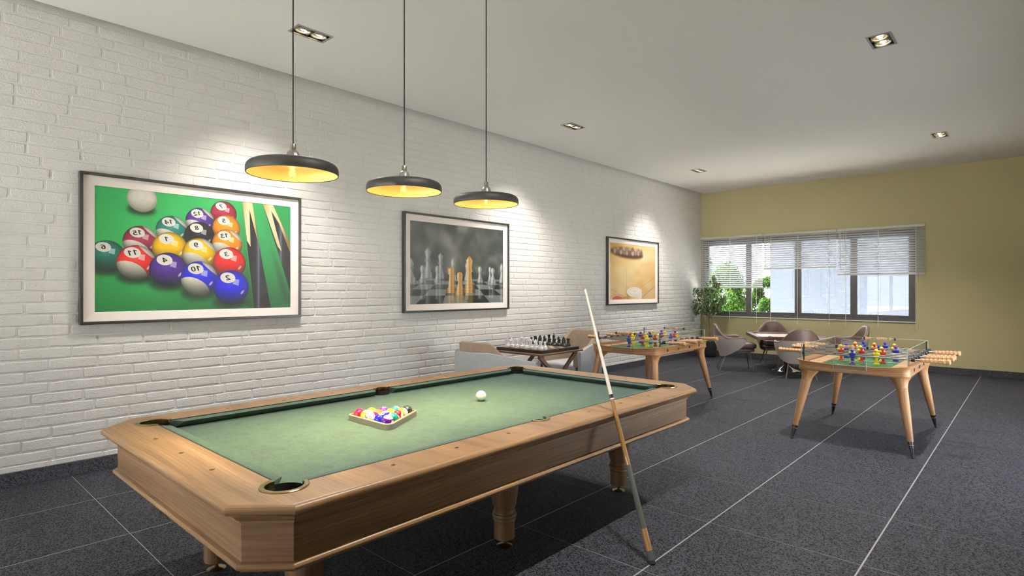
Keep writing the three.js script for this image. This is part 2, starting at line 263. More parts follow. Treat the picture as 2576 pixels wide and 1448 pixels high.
{ // green far wall with its window opening
  const s = new THREE.Shape(); s.moveTo(WX - 0.3, -0.2); s.lineTo(RX + 0.3, -0.2); s.lineTo(RX + 0.3, 3.95); s.lineTo(WX - 0.3, 3.95); s.closePath();
  const h = new THREE.Path(); h.moveTo(WIN.x0, WIN.y0); h.lineTo(WIN.x1, WIN.y0); h.lineTo(WIN.x1, WIN.y1); h.lineTo(WIN.x0, WIN.y1); h.closePath(); s.holes.push(h);
  struct('wall_far', boxUV(new THREE.ExtrudeGeometry(s, { depth: 0.2, bevelEnabled: false }).translate(0, 0, WZ - 0.2)), M.green);
  const W3 = { x0: -8.6, x1: -5.0, y0: 0.06, y1: 1.95 };          // glazed opening in the right wall, along z
  const rs = new THREE.Shape(); rs.moveTo(WZ - 0.3, -0.2); rs.lineTo(NZ + 0.3, -0.2); rs.lineTo(NZ + 0.3, 3.95); rs.lineTo(WZ - 0.3, 3.95); rs.closePath();
  const rh = new THREE.Path(); rh.moveTo(W3.x0, W3.y0); rh.lineTo(W3.x1, W3.y0); rh.lineTo(W3.x1, W3.y1); rh.lineTo(W3.x0, W3.y1); rh.closePath(); rs.holes.push(rh);
  struct('wall_right', boxUV(new THREE.ExtrudeGeometry(rs, { depth: 0.2, bevelEnabled: false }).rotateY(-Math.PI / 2).translate(RX + 0.2, 0, 0)), M.olive);
  const W2 = { x0: -5.6, x1: -1.6, y0: 0.1, y1: 2.2 };
  const t = new THREE.Shape(); t.moveTo(WX - 0.3, -0.2); t.lineTo(RX + 0.3, -0.2); t.lineTo(RX + 0.3, 3.95); t.lineTo(WX - 0.3, 3.95); t.closePath();
  const k = new THREE.Path(); k.moveTo(W2.x0, W2.y0); k.lineTo(W2.x1, W2.y0); k.lineTo(W2.x1, W2.y1); k.lineTo(W2.x0, W2.y1); k.closePath(); t.holes.push(k);
  struct('wall_near', boxUV(new THREE.ExtrudeGeometry(t, { depth: 0.2, bevelEnabled: false }).translate(0, 0, NZ)), M.hidden);
  // window units
  const makeWindow = (name, W, z, edges, bars, d) => {
    const w = new THREE.Group(); w.name = name; w.userData.kind = 'structure'; scene.add(w);
    const f = 0.05, wd = W.x1 - W.x0, ht = W.y1 - W.y0, xc = (W.x0 + W.x1) / 2, yc = (W.y0 + W.y1) / 2;
    part('window_frame', merge([boxAt(wd, f, d, xc, W.y0 + f / 2, z, 0.004), boxAt(wd, f, d, xc, W.y1 - f / 2, z, 0.004), boxAt(f, ht - 2 * f + 0.002, d - 0.002, W.x0 + f / 2, yc, z, 0.003), boxAt(f, ht - 2 * f + 0.002, d - 0.002, W.x1 - f / 2, yc, z, 0.003)]), M.frameGrey, w);
    const xs = [W.x0 + f, ...edges, W.x1 - f], b = 0.062;
    for (let i = 0; i < xs.length - 1; i++) {
      const a = xs[i], c = xs[i + 1], y0 = W.y0 + f, y1 = W.y1 - f, zz = z + (i % 2 ? 0.012 : -0.006), m = (a + c) / 2;
      const sash = part('sash', merge([boxAt(c - a, b, 0.04, m, y0 + b / 2, zz, 0.003), boxAt(c - a, b, 0.04, m, y1 - b / 2, zz, 0.003), boxAt(b, y1 - y0 - 0.01, 0.041, a + b / 2, (y0 + y1) / 2, zz, 0.003), boxAt(b, y1 - y0 - 0.01, 0.041, c - b / 2, (y0 + y1) / 2, zz, 0.003)]), M.frameGrey, w);
      part('pane', new THREE.BoxGeometry(c - a - 2 * b + 0.01, y1 - y0 - 2 * b + 0.01, 0.001), M.pane, sash, [m, (y0 + y1) / 2, zz]);
    }
    return w;
  };
  makeWindow('window_1', WIN, WZ - 0.06, [-4.687, -3.67, -2.647], 4, 0.09);
  makeWindow('window_2', W2, NZ + 0.08, [-4.6, -3.6, -2.6], 4, 0.09);
  const w3 = makeWindow('window_3', W3, 0, [-7.7, -6.8, -5.9], 4, 0.09); w3.rotation.y = -Math.PI / 2; w3.position.x = RX + 0.1;
  struct('trim_1', boxAt(WIN.x1 - WIN.x0 + 0.04, 0.018, 0.05, (WIN.x0 + WIN.x1) / 2, WIN.y0 - 0.007, WZ + 0.0, 0.004), M.sill);
}
{ // granite skirting
  const b = 0.112;
  struct('baseboard_left', boxUV(new RoundedBoxGeometry(0.022, b, NZ - WZ, 1, 0.003)).translate(WX + 0.012, b / 2, (NZ + WZ) / 2), M.skirting);
  struct('baseboard_far', boxUV(new RoundedBoxGeometry(RX - WX - 0.024, b, 0.022, 1, 0.003)).translate((RX + WX) / 2 + 0.012, b / 2, WZ + 0.011), M.skirting);
  struct('baseboard_right', boxUV(new RoundedBoxGeometry(0.022, b, NZ + 4.6, 1, 0.003)).translate(RX - 0.011, b / 2, (NZ - 4.6) / 2), M.skirting);
}
{ // outside
  struct('ground', boxAt(140, 0.2, 140, -5, -0.45, -20), M.paving);
}

// ------------------------------------------------------------------ venetian blinds
function blind(x0, x1, yb, label, cords, wand, tilt) {
  const t = thing('venetian_blind', label, 'blind', [(x0 + x1) / 2, 0, WZ + 0.045], 0, 'white venetian blinds over the window'), w = x1 - x0, top = 2.7;
  part('headrail', box(w, 0.045, 0.05, 0.004), M.blindWhite, t, [0, top - 0.022, 0]);
  const n = Math.round((top - 0.105 - yb) / 0.0445) + 1, pitch = (top - 0.105 - yb) / (n - 1), sec = 6;
  const slatG = (() => { const ring = []; for (let i = 0; i <= sec; i++) { const a = (i / sec - 0.5); ring.push([a * 0.05, 0.003 - 0.012 * a * a * 1.1]); } const back = ring.map(([a, b]) => [a, b - 0.0016]).reverse(), pr = [...ring, ...back]; return loft([-w / 2 + 0.003, w / 2 - 0.003].map((x) => pr.map(([a, b]) => V(x, b, a))), { caps: true, crease: 0.9 }); })();
  for (let i = 0; i < n; i++) part('slat', slatG, M.slat, t, [0, top - 0.06 - i * pitch - 0.01, 0], [R(36) + (hash(i, n, 3) - 0.5) * 0.06, 0, 0]);
  part('bottom_rail', box(w - 0.004, 0.02, 0.05, 0.005), M.blindWhite, t, [0, yb + 0.01, 0]);
  for (const x of cords) part('cord', merge([tube([V(0, top - 0.04, 0.028), V(0, 0.78, 0.028)], 0.0045, 6), tube([V(0, top - 0.04, -0.028), V(0, yb + 0.01, -0.028)], 0.0025, 5)]), M.cordWhite, t, [x - (x0 + x1) / 2, 0, 0]);
  if (wand) part('wand', merge([cyl(0.005, 0.006, wand[1] ? top - 0.03 - wand[1] : 0.1, 8).translate(0, (top - 0.03 + wand[1]) / 2, 0)]), M.cordWhite, t, [wand[0] - (x0 + x1) / 2, 0, 0.042]);
  if (tilt) part('tilt_cord', merge([tube([V(0, top - 0.03, 0), V(0, tilt[1], 0)], 0.0028, 6), new THREE.SphereGeometry(0.011, 10, 8).scale(1, 1.4, 1).translate(0, tilt[1], 0)]), M.cordWhite, t, [tilt[0] - (x0 + x1) / 2, 0, 0.038]);
  return t;
}
blind(-5.745, -4.352, 1.535, 'white venetian blind let down lowest, beside the brick wall', [-5.63, -5.064, -4.477], null, [-5.55, 2.2]);
blind(-4.34, -2.925, 1.93, 'middle white venetian blind, drawn up highest of the three', [-4.187, -3.647, -3.057], [-4.284, 1.913], [-4.229, 2.146]);
blind(-2.912, -1.49, 1.78, 'rightmost white venetian blind, ending on the bare green wall', [-2.764, -2.22, -1.624], [-2.856, 1.912], [-2.802, 2.144]);

// ------------------------------------------------------------------ recessed lights
{
  const a = 0.095, b = 0.165, ia = 0.077, ib = 0.147;
  const s = new THREE.Shape(); s.moveTo(-a, -b); s.lineTo(a, -b); s.lineTo(a, b); s.lineTo(-a, b); s.closePath();
  const h = new THREE.Path(); h.moveTo(-ia, -ib); h.lineTo(ia, -ib); h.lineTo(ia, ib); h.lineTo(-ia, ib); h.closePath(); s.holes.push(h);
  const frameG = new THREE.ExtrudeGeometry(s, { depth: 0.004, bevelEnabled: false }).rotateX(-Math.PI / 2).translate(0, -0.005, 0);
  const houseG = merge([boxAt(0.004, 0.11, 2 * ib, -ia, 0.055, 0), boxAt(0.004, 0.11, 2 * ib, ia, 0.055, 0), boxAt(2 * ia, 0.11, 0.004, 0, 0.055, -ib), boxAt(2 * ia, 0.11, 0.004, 0, 0.055, ib), boxAt(2 * ia, 0.004, 2 * ib, 0, 0.11, 0)]);
  const ringG = lathe([[0.066, -0.006], [0.069, -0.003], [0.069, 0.012], [0.066, 0.014], [0.0655, 0.0], [0.066, -0.006]], 40);
  const lipG = lathe([[0.058, -0.002], [0.06, 0.001], [0.06, 0.02], [0.0575, 0.02], [0.0575, 0.0], [0.058, -0.002]], 40);
  const reflG = lathe([[0.057, 0.006], [0.052, 0.02], [0.042, 0.036], [0.03, 0.048], [0.02, 0.054]], 40);
  const lensG = lathe([[0, 0.002], [0.012, 0.003], [0.021, 0.008], [0.026, 0.02], [0.02, 0.05]], 24);
  for (const [x, z, label] of fixtures) {
    const wallRow = x < -3, t = thing('ceiling_downlight', label, 'ceiling light', [x, CH, z], 0, 'twin downlights in the ceiling');
    part('trim_frame', frameG, M.lampFrame, t); part('housing', houseG, M.black, t); part('divider', box(2 * ia, 0.03, 0.006), M.lampFrame, t, [0, 0.02, 0]);
    for (const k of [-1, 1]) {
      const wash = wallRow && k > 0;
      const ring = part('gimbal_ring', merge([ringG, lipG]), M.lampFrame, t, [0, 0.001, k * 0.073], [0, 0, R(wallRow ? -10 : 6)]);
      part('reflector', reflG, M.reflector, ring); part('lamp', lensG, M.lens, ring);
      const l = new THREE.SpotLight(col('#fff9f2'), wallRow ? (k > 0 ? SPOT_WALL : SPOT_DOWN) : SPOT_ROW2, 0, R(wash ? 36 : wallRow ? 62 : 58), wash ? 0.75 : 1, 2);
      l.position.set(0, -0.022, k * 0.073); l.castShadow = true; l.shadow.radius = 1; l.shadow.mapSize.set(1024, 1024);
      l.target.position.set(wash ? -Math.tan(R(25)) : wallRow ? 0.12 : -0.1, -1, k * 0.073); l.name = 'downlight_beam'; t.add(l, l.target);
    }
  }
}

// ------------------------------------------------------------------ pendant lamps
{
  const outer = [[0.2215, 0], [0.2225, 0.012], [0.2215, 0.028], [0.217, 0.04], [0.208, 0.05], [0.193, 0.057], [0.16, 0.062], [0.1, 0.066], [0.05, 0.069], [0.036, 0.071]];
  const inner = outer.map(([r, y]) => [Math.max(0.012, r - 0.005), y - 0.004]);
  const shadeG = lathe([[0.2165, -0.0005], [0.2195, -0.002], ...outer], 72), linerG = lathe([[0.2166, 0.0005], ...inner.slice(1)], 72);
  const neckG = lathe([[0.036, 0.07], [0.0345, 0.082], [0.031, 0.1], [0.026, 0.113], [0.018, 0.121], [0.0155, 0.123]], 28), socketG = lathe([[0, 0.122], [0.0145, 0.122], [0.0145, 0.15], [0.0135, 0.153], [0, 0.153]], 28);
  const holderG = lathe([[0.02, 0.068], [0.019, 0.064], [0.016, 0.06], [0, 0.06]], 24);
  const bulbG = lathe([[0.012, 0.064], [0.014, 0.058], [0.02, 0.043], [0.0255, 0.022], [0.0255, 0.006], [0.02, -0.008], [0.01, -0.0145], [0, -0.016]], 28);
  const fil = []; for (let i = 0; i <= 26; i++) { const a = i / 26; fil.push(V(Math.cos(a * 30) * 0.011, 0.055 - a * 0.058, Math.sin(a * 30) * 0.011)); }
  const filG = tube(fil, 0.0011, 6, 130), stemG = lathe([[0.004, 0.07], [0.003, 0.02], [0, 0.018]], 10);
  const proto = thing('pendant_lamp', 'black disc pendant lamp with gold inside, nearest and largest of three', 'pendant lamp', [-2.78, 2.083, -1.403], 0, 'pendant lamps over the pool table');
  const cordG = cyl(0.0036, 0.0036, CH - 2.083 - 0.15, 10).translate(0, 0.15 + (CH - 2.083 - 0.15) / 2, 0);
  part('cord', cordG, M.black, proto);
  part('socket', socketG, M.brassGrey, proto); part('neck', neckG, M.alu, proto);
  part('shade', shadeG, M.blackMetal, proto); part('shade_lining', linerG, M.gold, proto); part('lamp_holder', holderG, M.brassGrey, proto);
  const bulb = part('bulb', bulbG, M.bulbGlass, proto); part('filament', filG, M.filament, bulb); part('glow_stem', lathe([[0, 0.056], [0.006, 0.05], [0.008, 0.02], [0.006, 0.0], [0, -0.004]], 12), M.bulbGlow, bulb);
  const glow = new THREE.PointLight(col('#ffd48a'), 0.11, 0, 2); glow.position.set(0, 0.02, 0); glow.castShadow = true; glow.name = 'bulb_glow'; proto.add(glow);
  const l = new THREE.SpotLight(col('#ffe7a4'), PENDANT, 0, R(36), 1, 2); l.position.set(0, -0.02, 0); l.target.position.set(0, -1, 0); l.castShadow = true; l.shadow.radius = 1.5; l.name = 'bulb_beam'; l.target.name = 'beam_target'; proto.add(l, l.target);
  copyOf(proto, [-2.78, 2.083, -2.097], 0, 'black disc pendant lamp with gold inside, the middle one of three');
  copyOf(proto, [-2.78, 2.083, -2.787], 0, 'black disc pendant lamp with gold inside, farthest and smallest of three');
}

// ------------------------------------------------------------------ framed pictures
function canvasTex(w, h, draw) {
  const c = document.createElement('canvas'); c.width = w; c.height = h; draw(c.getContext('2d'), w, h);
  const t = new THREE.CanvasTexture(c); t.colorSpace = THREE.SRGBColorSpace; t.anisotropy = 8; return t;
}
function ballPrint(g, w, h) {                                    // photo of pool balls on green cloth, printed the wrong way round
  const S = w / 1.691;
  let gr = g.createLinearGradient(0, 0, w, h); gr.addColorStop(0, '#1c8f45'); gr.addColorStop(0.45, '#2bab58'); gr.addColorStop(1, '#14733a'); g.fillStyle = gr; g.fillRect(0, 0, w, h);
  gr = g.createLinearGradient(0, h * 0.55, 0, h); gr.addColorStop(0, 'rgba(10,90,40,0)'); gr.addColorStop(1, 'rgba(8,80,36,.55)'); g.fillStyle = gr; g.fillRect(0, 0, w, h);
  g.globalAlpha = 0.12; for (let i = 0; i < 2600; i++) { g.fillStyle = rnd() > 0.5 ? '#0b5a2a' : '#6bdc95'; g.fillRect(rnd() * w, rnd() * h, 5, 1.5); } g.globalAlpha = 1;
  const P = (u, v) => [u * w, v * h];
  const poly = (pts, f) => { g.fillStyle = f; g.beginPath(); pts.forEach((p, i) => (i ? g.lineTo(...P(...p)) : g.moveTo(...P(...p)))); g.closePath(); g.fill(); };
  const wood = (x0, x1) => { const q = g.createLinearGradient(x0 * w, 0, x1 * w, 0); q.addColorStop(0, '#b98d52'); q.addColorStop(0.35, '#f6e6b8'); q.addColorStop(0.75, '#e3c88e'); q.addColorStop(1, '#8a6a3c'); return q; };
  const dark = (x0, x1) => { const q = g.createLinearGradient(x0 * w, 0, x1 * w, 0); q.addColorStop(0, '#2a0c06'); q.addColorStop(0.18, '#0c0a0c'); q.addColorStop(0.5, '#17171d'); q.addColorStop(0.6, '#6b7082'); q.addColorStop(0.68, '#1a1a22'); q.addColorStop(1, '#08080a'); return q; };
  g.filter = 'blur(14px)'; poly([[0.7, 0], [0.72, 0.3], [0.77, 1], [0.74, 1]], 'rgba(0,50,15,.6)'); poly([[0.82, 0], [0.86, 0.3], [1.0, 0.95], [0.96, 0.95]], 'rgba(0,50,15,.6)'); g.filter = 'none';
  poly([[0.708, -0.01], [0.766, -0.01], [0.83, 0.6], [0.879, 1.01], [0.778, 1.01], [0.74, 0.45]], dark(0.72, 0.86));
  poly([[0.708, -0.01], [0.766, -0.01], [0.808, 0.42], [0.765, 0.16], [0.75, 0.067], [0.757, 0.42], [0.735, 0.36]], wood(0.705, 0.8));
  poly([[0.826, -0.01], [0.888, -0.01], [1.01, 0.42], [1.01, 0.9], [0.93, 0.5]], dark(0.85, 1.0));
  poly([[0.826, -0.01], [0.888, -0.01], [1.01, 0.4], [1.0, 0.46], [0.93, 0.18], [0.879, 0.057], [0.945, 0.45], [0.92, 0.4]], wood(0.82, 0.98));
  const balls = [['', '#f3efe0', 0, 0.203, 0.069, 0.116], ['7', '#a01533', 0, 0.606, 0.129, 0.121], ['12', '#4b1a86', 1, 0.481, 0.217, 0.126], ['14', '#12786a', 1, 0.341, 0.314, 0.131], ['5', '#f59300', 0, 0.621, 0.263, 0.13], ['8', '#141214', 0, 0.479, 0.35, 0.134], ['15', '#8d1436', 1, 0.197, 0.425, 0.137], ['13', '#f59300', 1, 0.626, 0.405, 0.141], ['1', '#f5c400', 0, 0.332, 0.468, 0.144], ['9', '#f5c400', 1, 0.478, 0.508, 0.149], ['6', '#0f6b5c', 0, 0.051, 0.554, 0.132], ['3', '#e01912', 0, 0.638, 0.579, 0.153], ['11', '#e0241a', 1, 0.177, 0.599, 0.15], ['4', '#45188a', 0, 0.324, 0.652, 0.153], ['10', '#1414d4', 1, 0.478, 0.725, 0.161], ['2', '#1212dc', 0, 0.648, 0.803, 0.166]];
  for (const [, , , u, v, r] of balls) { g.filter = 'blur(' + Math.round(r * S * 0.12) + 'px)'; g.fillStyle = 'rgba(0,30,10,.85)'; g.beginPath(); g.ellipse(u * w - r * S * 0.04, v * h + r * S * 0.82, r * S * 0.95, r * S * 0.42, 0, 0, 7); g.fill(); }
  g.filter = 'none';
  for (const [num, c, stripe, u, v, r0] of balls) {
    const x = u * w, y = v * h, r = r0 * S; g.save(); g.beginPath(); g.arc(x, y, r, 0, 7); g.clip();
    g.fillStyle = c; g.fillRect(x - r, y - r, 2 * r, 2 * r);
    if (stripe) { g.fillStyle = '#ece8d8'; g.beginPath(); g.ellipse(x - 0.3 * r, y + 0.62 * r, r * 0.92, r * 0.62, 0.5, 0, 7); g.fill(); g.beginPath(); g.ellipse(x + 0.62 * r, y - 0.62 * r, r * 0.75, r * 0.13, 0.72, 0, 7); g.fill(); }
    let q = g.createRadialGradient(x - 0.1 * r, y - 0.3 * r, r * 0.2, x, y, r * 1.02); q.addColorStop(0, 'rgba(255,255,255,.1)'); q.addColorStop(0.35, 'rgba(0,0,0,0)'); q.addColorStop(0.7, num ? 'rgba(0,0,0,.14)' : 'rgba(60,60,30,.1)'); q.addColorStop(0.9, num ? 'rgba(0,0,0,.38)' : 'rgba(60,60,30,.3)'); q.addColorStop(1, num ? 'rgba(0,0,0,.66)' : 'rgba(50,60,30,.5)'); g.fillStyle = q; g.fillRect(x - r, y - r, 2 * r, 2 * r);
    q = g.createLinearGradient(x, y, x, y + r); q.addColorStop(0, 'rgba(0,0,0,0)'); q.addColorStop(1, num ? 'rgba(0,10,0,.6)' : 'rgba(20,40,10,.3)'); g.fillStyle = q; g.fillRect(x - r, y, 2 * r, r);
    if (num) {
      g.fillStyle = '#f4f1e6'; g.beginPath(); g.ellipse(x - 0.2 * r, y - 0.56 * r, r * 0.42, r * 0.31, 0.1, 0, 7); g.fill();
      g.save(); g.translate(x - 0.2 * r, y - 0.56 * r); g.scale(-1, 0.8); g.rotate(0.25); g.fillStyle = '#111'; g.font = 'bold ' + Math.round(r * 0.5) + 'px sans-serif'; g.textAlign = 'center'; g.textBaseline = 'middle'; g.fillText(num, 0, 0); g.restore();
      g.fillStyle = 'rgba(255,255,255,.62)'; g.beginPath(); g.moveTo(x + 0.12 * r, y - 0.5 * r); g.lineTo(x + 0.45 * r, y - 0.46 * r); g.lineTo(x + 0.4 * r, y - 0.1 * r); g.lineTo(x + 0.08 * r, y - 0.2 * r); g.closePath(); g.fill();
      g.filter = 'blur(3px)'; g.fillStyle = 'rgba(255,255,255,.75)'; g.beginPath(); g.ellipse(x + 0.62 * r, y + 0.28 * r, r * 0.16, r * 0.06, -0.9, 0, 7); g.fill(); g.filter = 'none';
    }
    g.restore();
  }
}
function chessPrint(g, w, h) {
  g.fillStyle = '#5f615a'; g.fillRect(0, 0, w, h); g.filter = 'blur(22px)';
  for (let i = 0; i < 150; i++) { const t = rnd(), x = rnd() * w, y = rnd() * h * 0.7; g.fillStyle = t < 0.5 ? 'rgba(34,42,34,.55)' : 'rgba(150,150,142,.42)'; g.beginPath(); g.ellipse(x, y, 30 + rnd() * 80, 40 + rnd() * 90, rnd() * 3, 0, 7); g.fill(); }
  g.fillStyle = 'rgba(40,52,42,.6)'; g.fillRect(w * 0.7, -40, w * 0.4, h * 0.4); g.fillRect(-60, -60, w * 0.5, h * 0.12); g.fillStyle = 'rgba(30,34,32,.75)'; g.fillRect(-50, h * 0.62, w + 100, h * 0.1); g.filter = 'none';
  // the board in perspective
  const vx = 0.46 * w, vy = 0.46 * h, X = (c, t) => vx + (c - 2.55) * w * 0.262 * t, rows = [0.685, 0.715, 0.76, 0.82, 0.9, 1.02];
  for (let r = 0; r < 5; r++) for (let c = -6; c < 12; c++) {
    const t0 = (rows[r] * h - vy) / (h - vy), t1 = (rows[r + 1] * h - vy) / (h - vy); g.fillStyle = (r + c) & 1 ? '#151a18' : '#7d8485';
    g.filter = r < 2 ? 'blur(3px)' : 'none'; g.beginPath(); g.moveTo(X(c, t0), rows[r] * h); g.lineTo(X(c + 1, t0), rows[r] * h); g.lineTo(X(c + 1, t1), rows[r + 1] * h); g.lineTo(X(c, t1), rows[r + 1] * h); g.closePath(); g.fill();
  }
  const foot = [[0.5, 0], [0.5, 0.05], [0.46, 0.06], [0.5, 0.075], [0.5, 0.11], [0.43, 0.135], [0.4, 0.145], [0.44, 0.16], [0.4, 0.19], [0.3, 0.225]];
  const shapes = {
    pawn: [...foot, [0.2, 0.42], [0.165, 0.6], [0.27, 0.615], [0.27, 0.63], [0.17, 0.65], [0.27, 0.675], [0.22, 0.7], [0.27, 0.78], [0.275, 0.86], [0.22, 0.95], [0.1, 1]],
    rook: [...foot, [0.25, 0.4], [0.19, 0.7], [0.28, 0.735], [0.34, 0.78], [0.36, 0.985], [0.27, 1], [0.25, 0.965], [0.14, 0.965], [0.12, 1], [0.05, 1]],
    queen: [...foot, [0.22, 0.38], [0.16, 0.56], [0.33, 0.585], [0.34, 0.61], [0.2, 0.635], [0.24, 0.655], [0.19, 0.67], [0.19, 0.7], [0.24, 0.8], [0.33, 0.905], [0.27, 0.89], [0.2, 0.91], [0.16, 0.95], [0.07, 0.97], [0.06, 1]],
    bishop: [...foot, [0.2, 0.4], [0.14, 0.58], [0.3, 0.61], [0.3, 0.63], [0.17, 0.66], [0.27, 0.74], [0.26, 0.8], [0.17, 0.92], [0.06, 0.95], [0.07, 1]],
  };
  const piece = (k, cx, top, bot, wid, pal, blur) => {
    const x = cx * w, y0 = top * h, y1 = bot * h, W = wid * w, s = shapes[k];
    const path = () => { g.beginPath(); s.forEach(([a, b], i) => { const px = x + a * W, py = y1 - b * (y1 - y0); i ? g.lineTo(px, py) : g.moveTo(px, py); }); [...s].reverse().forEach(([a, b]) => g.lineTo(x - a * W, y1 - b * (y1 - y0))); g.closePath(); g.fill(); };
    const q = g.createLinearGradient(x - W / 2, 0, x + W / 2, 0); pal.forEach((c, i) => q.addColorStop(i / (pal.length - 1), c));
    g.filter = 'blur(' + Math.max(blur, 3) + 'px)'; g.save(); g.globalAlpha = 0.45; g.fillStyle = q; g.translate(0, 2 * y1); g.scale(1, -1); g.translate(0, y1 * 0.0); path(); g.restore();
    g.filter = blur ? 'blur(' + blur + 'px)' : 'none'; g.fillStyle = q; path(); g.globalAlpha = 0.35; g.fillStyle = '#fff';
    g.save(); g.beginPath(); s.forEach(([a, b], i) => { const px = x + a * W, py = y1 - b * (y1 - y0); i ? g.lineTo(px, py) : g.moveTo(px, py); }); [...s].reverse().forEach(([a, b]) => g.lineTo(x - a * W, y1 - b * (y1 - y0))); g.closePath(); g.clip(); g.fillStyle = 'rgba(20,14,4,.55)'; for (const b of [0.066, 0.15, 0.225, k === 'pawn' ? 0.66 : 0.64, k === 'rook' ? 0.75 : 0.6]) g.fillRect(x - W, y1 - b * (y1 - y0), 2 * W, 4 + blur); g.fillStyle = 'rgba(255,250,235,.5)'; for (const b of [0.1, 0.19, 0.62]) g.fillRect(x - W * 0.3, y1 - b * (y1 - y0), W * 0.3, 5); g.restore(); g.globalAlpha = 1; g.filter = 'none';
  };
  const silver = ['#4f5355', '#b9bdc2', '#f5f6f8', '#7d8184', '#c5c8cc', '#3c4042'], gold = ['#4a3312', '#b58a4a', '#f5dca6', '#a87a38', '#d2a764', '#6b4a1c', '#2f200a'];
  piece('queen', 0.169, 0.314, 0.69, 0.1, silver, 7); piece('queen', 0.295, 0.366, 0.69, 0.085, silver, 6); piece('bishop', 0.425, 0.421, 0.7, 0.08, silver, 6); piece('bishop', 0.575, 0.46, 0.71, 0.07, silver, 6);
  piece('bishop', 0.008, 0.45, 0.735, 0.1, silver, 6); piece('bishop', 0.985, 0.457, 0.73, 0.08, silver, 5); piece('pawn', 0.84, 0.513, 0.725, 0.06, silver, 5); piece('pawn', 0.118, 0.531, 0.74, 0.085, silver, 4); piece('pawn', 0.264, 0.53, 0.74, 0.085, silver, 4); piece('pawn', 0.722, 0.515, 0.732, 0.078, silver, 4); piece('pawn', 0.875, 0.529, 0.736, 0.08, silver, 4);
  piece('rook', 0.408, 0.545, 0.866, 0.115, gold, 0); piece('queen', 0.603, 0.386, 0.866, 0.13, gold, 0); piece('pawn', 0.497, 0.597, 0.898, 0.118, gold, 0);
}
function discPrint(g, w, h) {
  let q = g.createLinearGradient(0, 0, w * 0.3, h); q.addColorStop(0, '#d9a548'); q.addColorStop(0.3, '#ecc47c'); q.addColorStop(0.65, '#f3d7a0'); q.addColorStop(1, '#e9be78'); g.fillStyle = q; g.fillRect(0, 0, w, h);
  g.filter = 'blur(30px)'; for (let i = 0; i < 40; i++) { g.fillStyle = rnd() > 0.5 ? 'rgba(255,235,195,.25)' : 'rgba(205,150,70,.2)'; g.beginPath(); g.ellipse(rnd() * w, rnd() * h, 120, 50, 0, 0, 7); g.fill(); }
  g.filter = 'blur(16px)'; g.fillStyle = 'rgba(60,32,14,.92)'; g.beginPath(); g.ellipse(w * 0.36, h * 0.165, w * 0.35, h * 0.09, 0.05, 0, 7); g.fill();
  g.filter = 'blur(11px)'; for (let r = 0; r < 2; r++) for (let i = 0; i < 10; i++) { g.fillStyle = ['#8f8b80', '#c79a7c', '#6c6a62', '#d3ab92'][(i + r) % 4]; g.beginPath(); g.ellipse(w * (0.1 + i * 0.063), h * (0.09 + r * 0.075 + 0.02 * Math.abs(i - 5) / 5 * (r ? -1 : 1)), w * 0.033, h * 0.045, 0, 0, 7); g.fill(); }
  g.filter = 'none'; g.strokeStyle = 'rgba(120,110,110,.8)'; const ln = (a, b, c, d, k) => { g.lineWidth = k; g.beginPath(); g.moveTo(a * w, b * h); g.lineTo(c * w, d * h); g.stroke(); };
  ln(0.348, 0.45, 0.341, 1, 4); ln(0, 0.8, 0.27, 0.945, 4); ln(1, 0.583, 0.62, 0.8, 4); g.strokeStyle = 'rgba(165,155,150,.95)'; ln(1, 0.751, 0.684, 0.975, 16);
  g.strokeStyle = 'rgba(90,85,85,.8)'; g.lineWidth = 4; g.beginPath(); g.ellipse(w * 0.145, h * 1.0, w * 0.15, h * 0.085, 0, 0, 7); g.stroke(); g.fillStyle = '#d9655a'; g.beginPath(); g.ellipse(w * 0.155, h * 1.0, w * 0.11, h * 0.065, 0, 0, 7); g.fill();
  g.fillStyle = '#c99a55'; g.beginPath(); g.ellipse(w * 0.31, h * 0.99, w * 0.06, h * 0.04, 0, 0, 7); g.fill();
  q = g.createLinearGradient(w * 0.35, 0, w * 0.69, 0); q.addColorStop(0, '#b98a3a'); q.addColorStop(0.3, '#e8c47c'); q.addColorStop(0.8, '#fbf0cf'); q.addColorStop(1, '#fffbe8'); g.fillStyle = q; g.fillRect(w * 0.352, h * 0.865, w * 0.33, h * 0.14);
  g.fillStyle = '#fdf8ec'; g.beginPath(); g.ellipse(w * 0.516, h * 0.865, w * 0.165, h * 0.09, 0, 0, 7); g.fill(); g.strokeStyle = '#cfc6b4'; g.lineWidth = 4; g.beginPath(); g.ellipse(w * 0.52, h * 0.862, w * 0.13, h * 0.068, 0, 0, 7); g.stroke();
  g.strokeStyle = 'rgba(235,150,140,.5)'; for (let i = 0; i < 8; i++) { const a = i * Math.PI / 4; g.beginPath(); g.moveTo(w * 0.51, h * 0.855); g.lineTo(w * (0.51 + 0.045 * Math.cos(a)), h * (0.855 + 0.022 * Math.sin(a))); g.stroke(); }
}
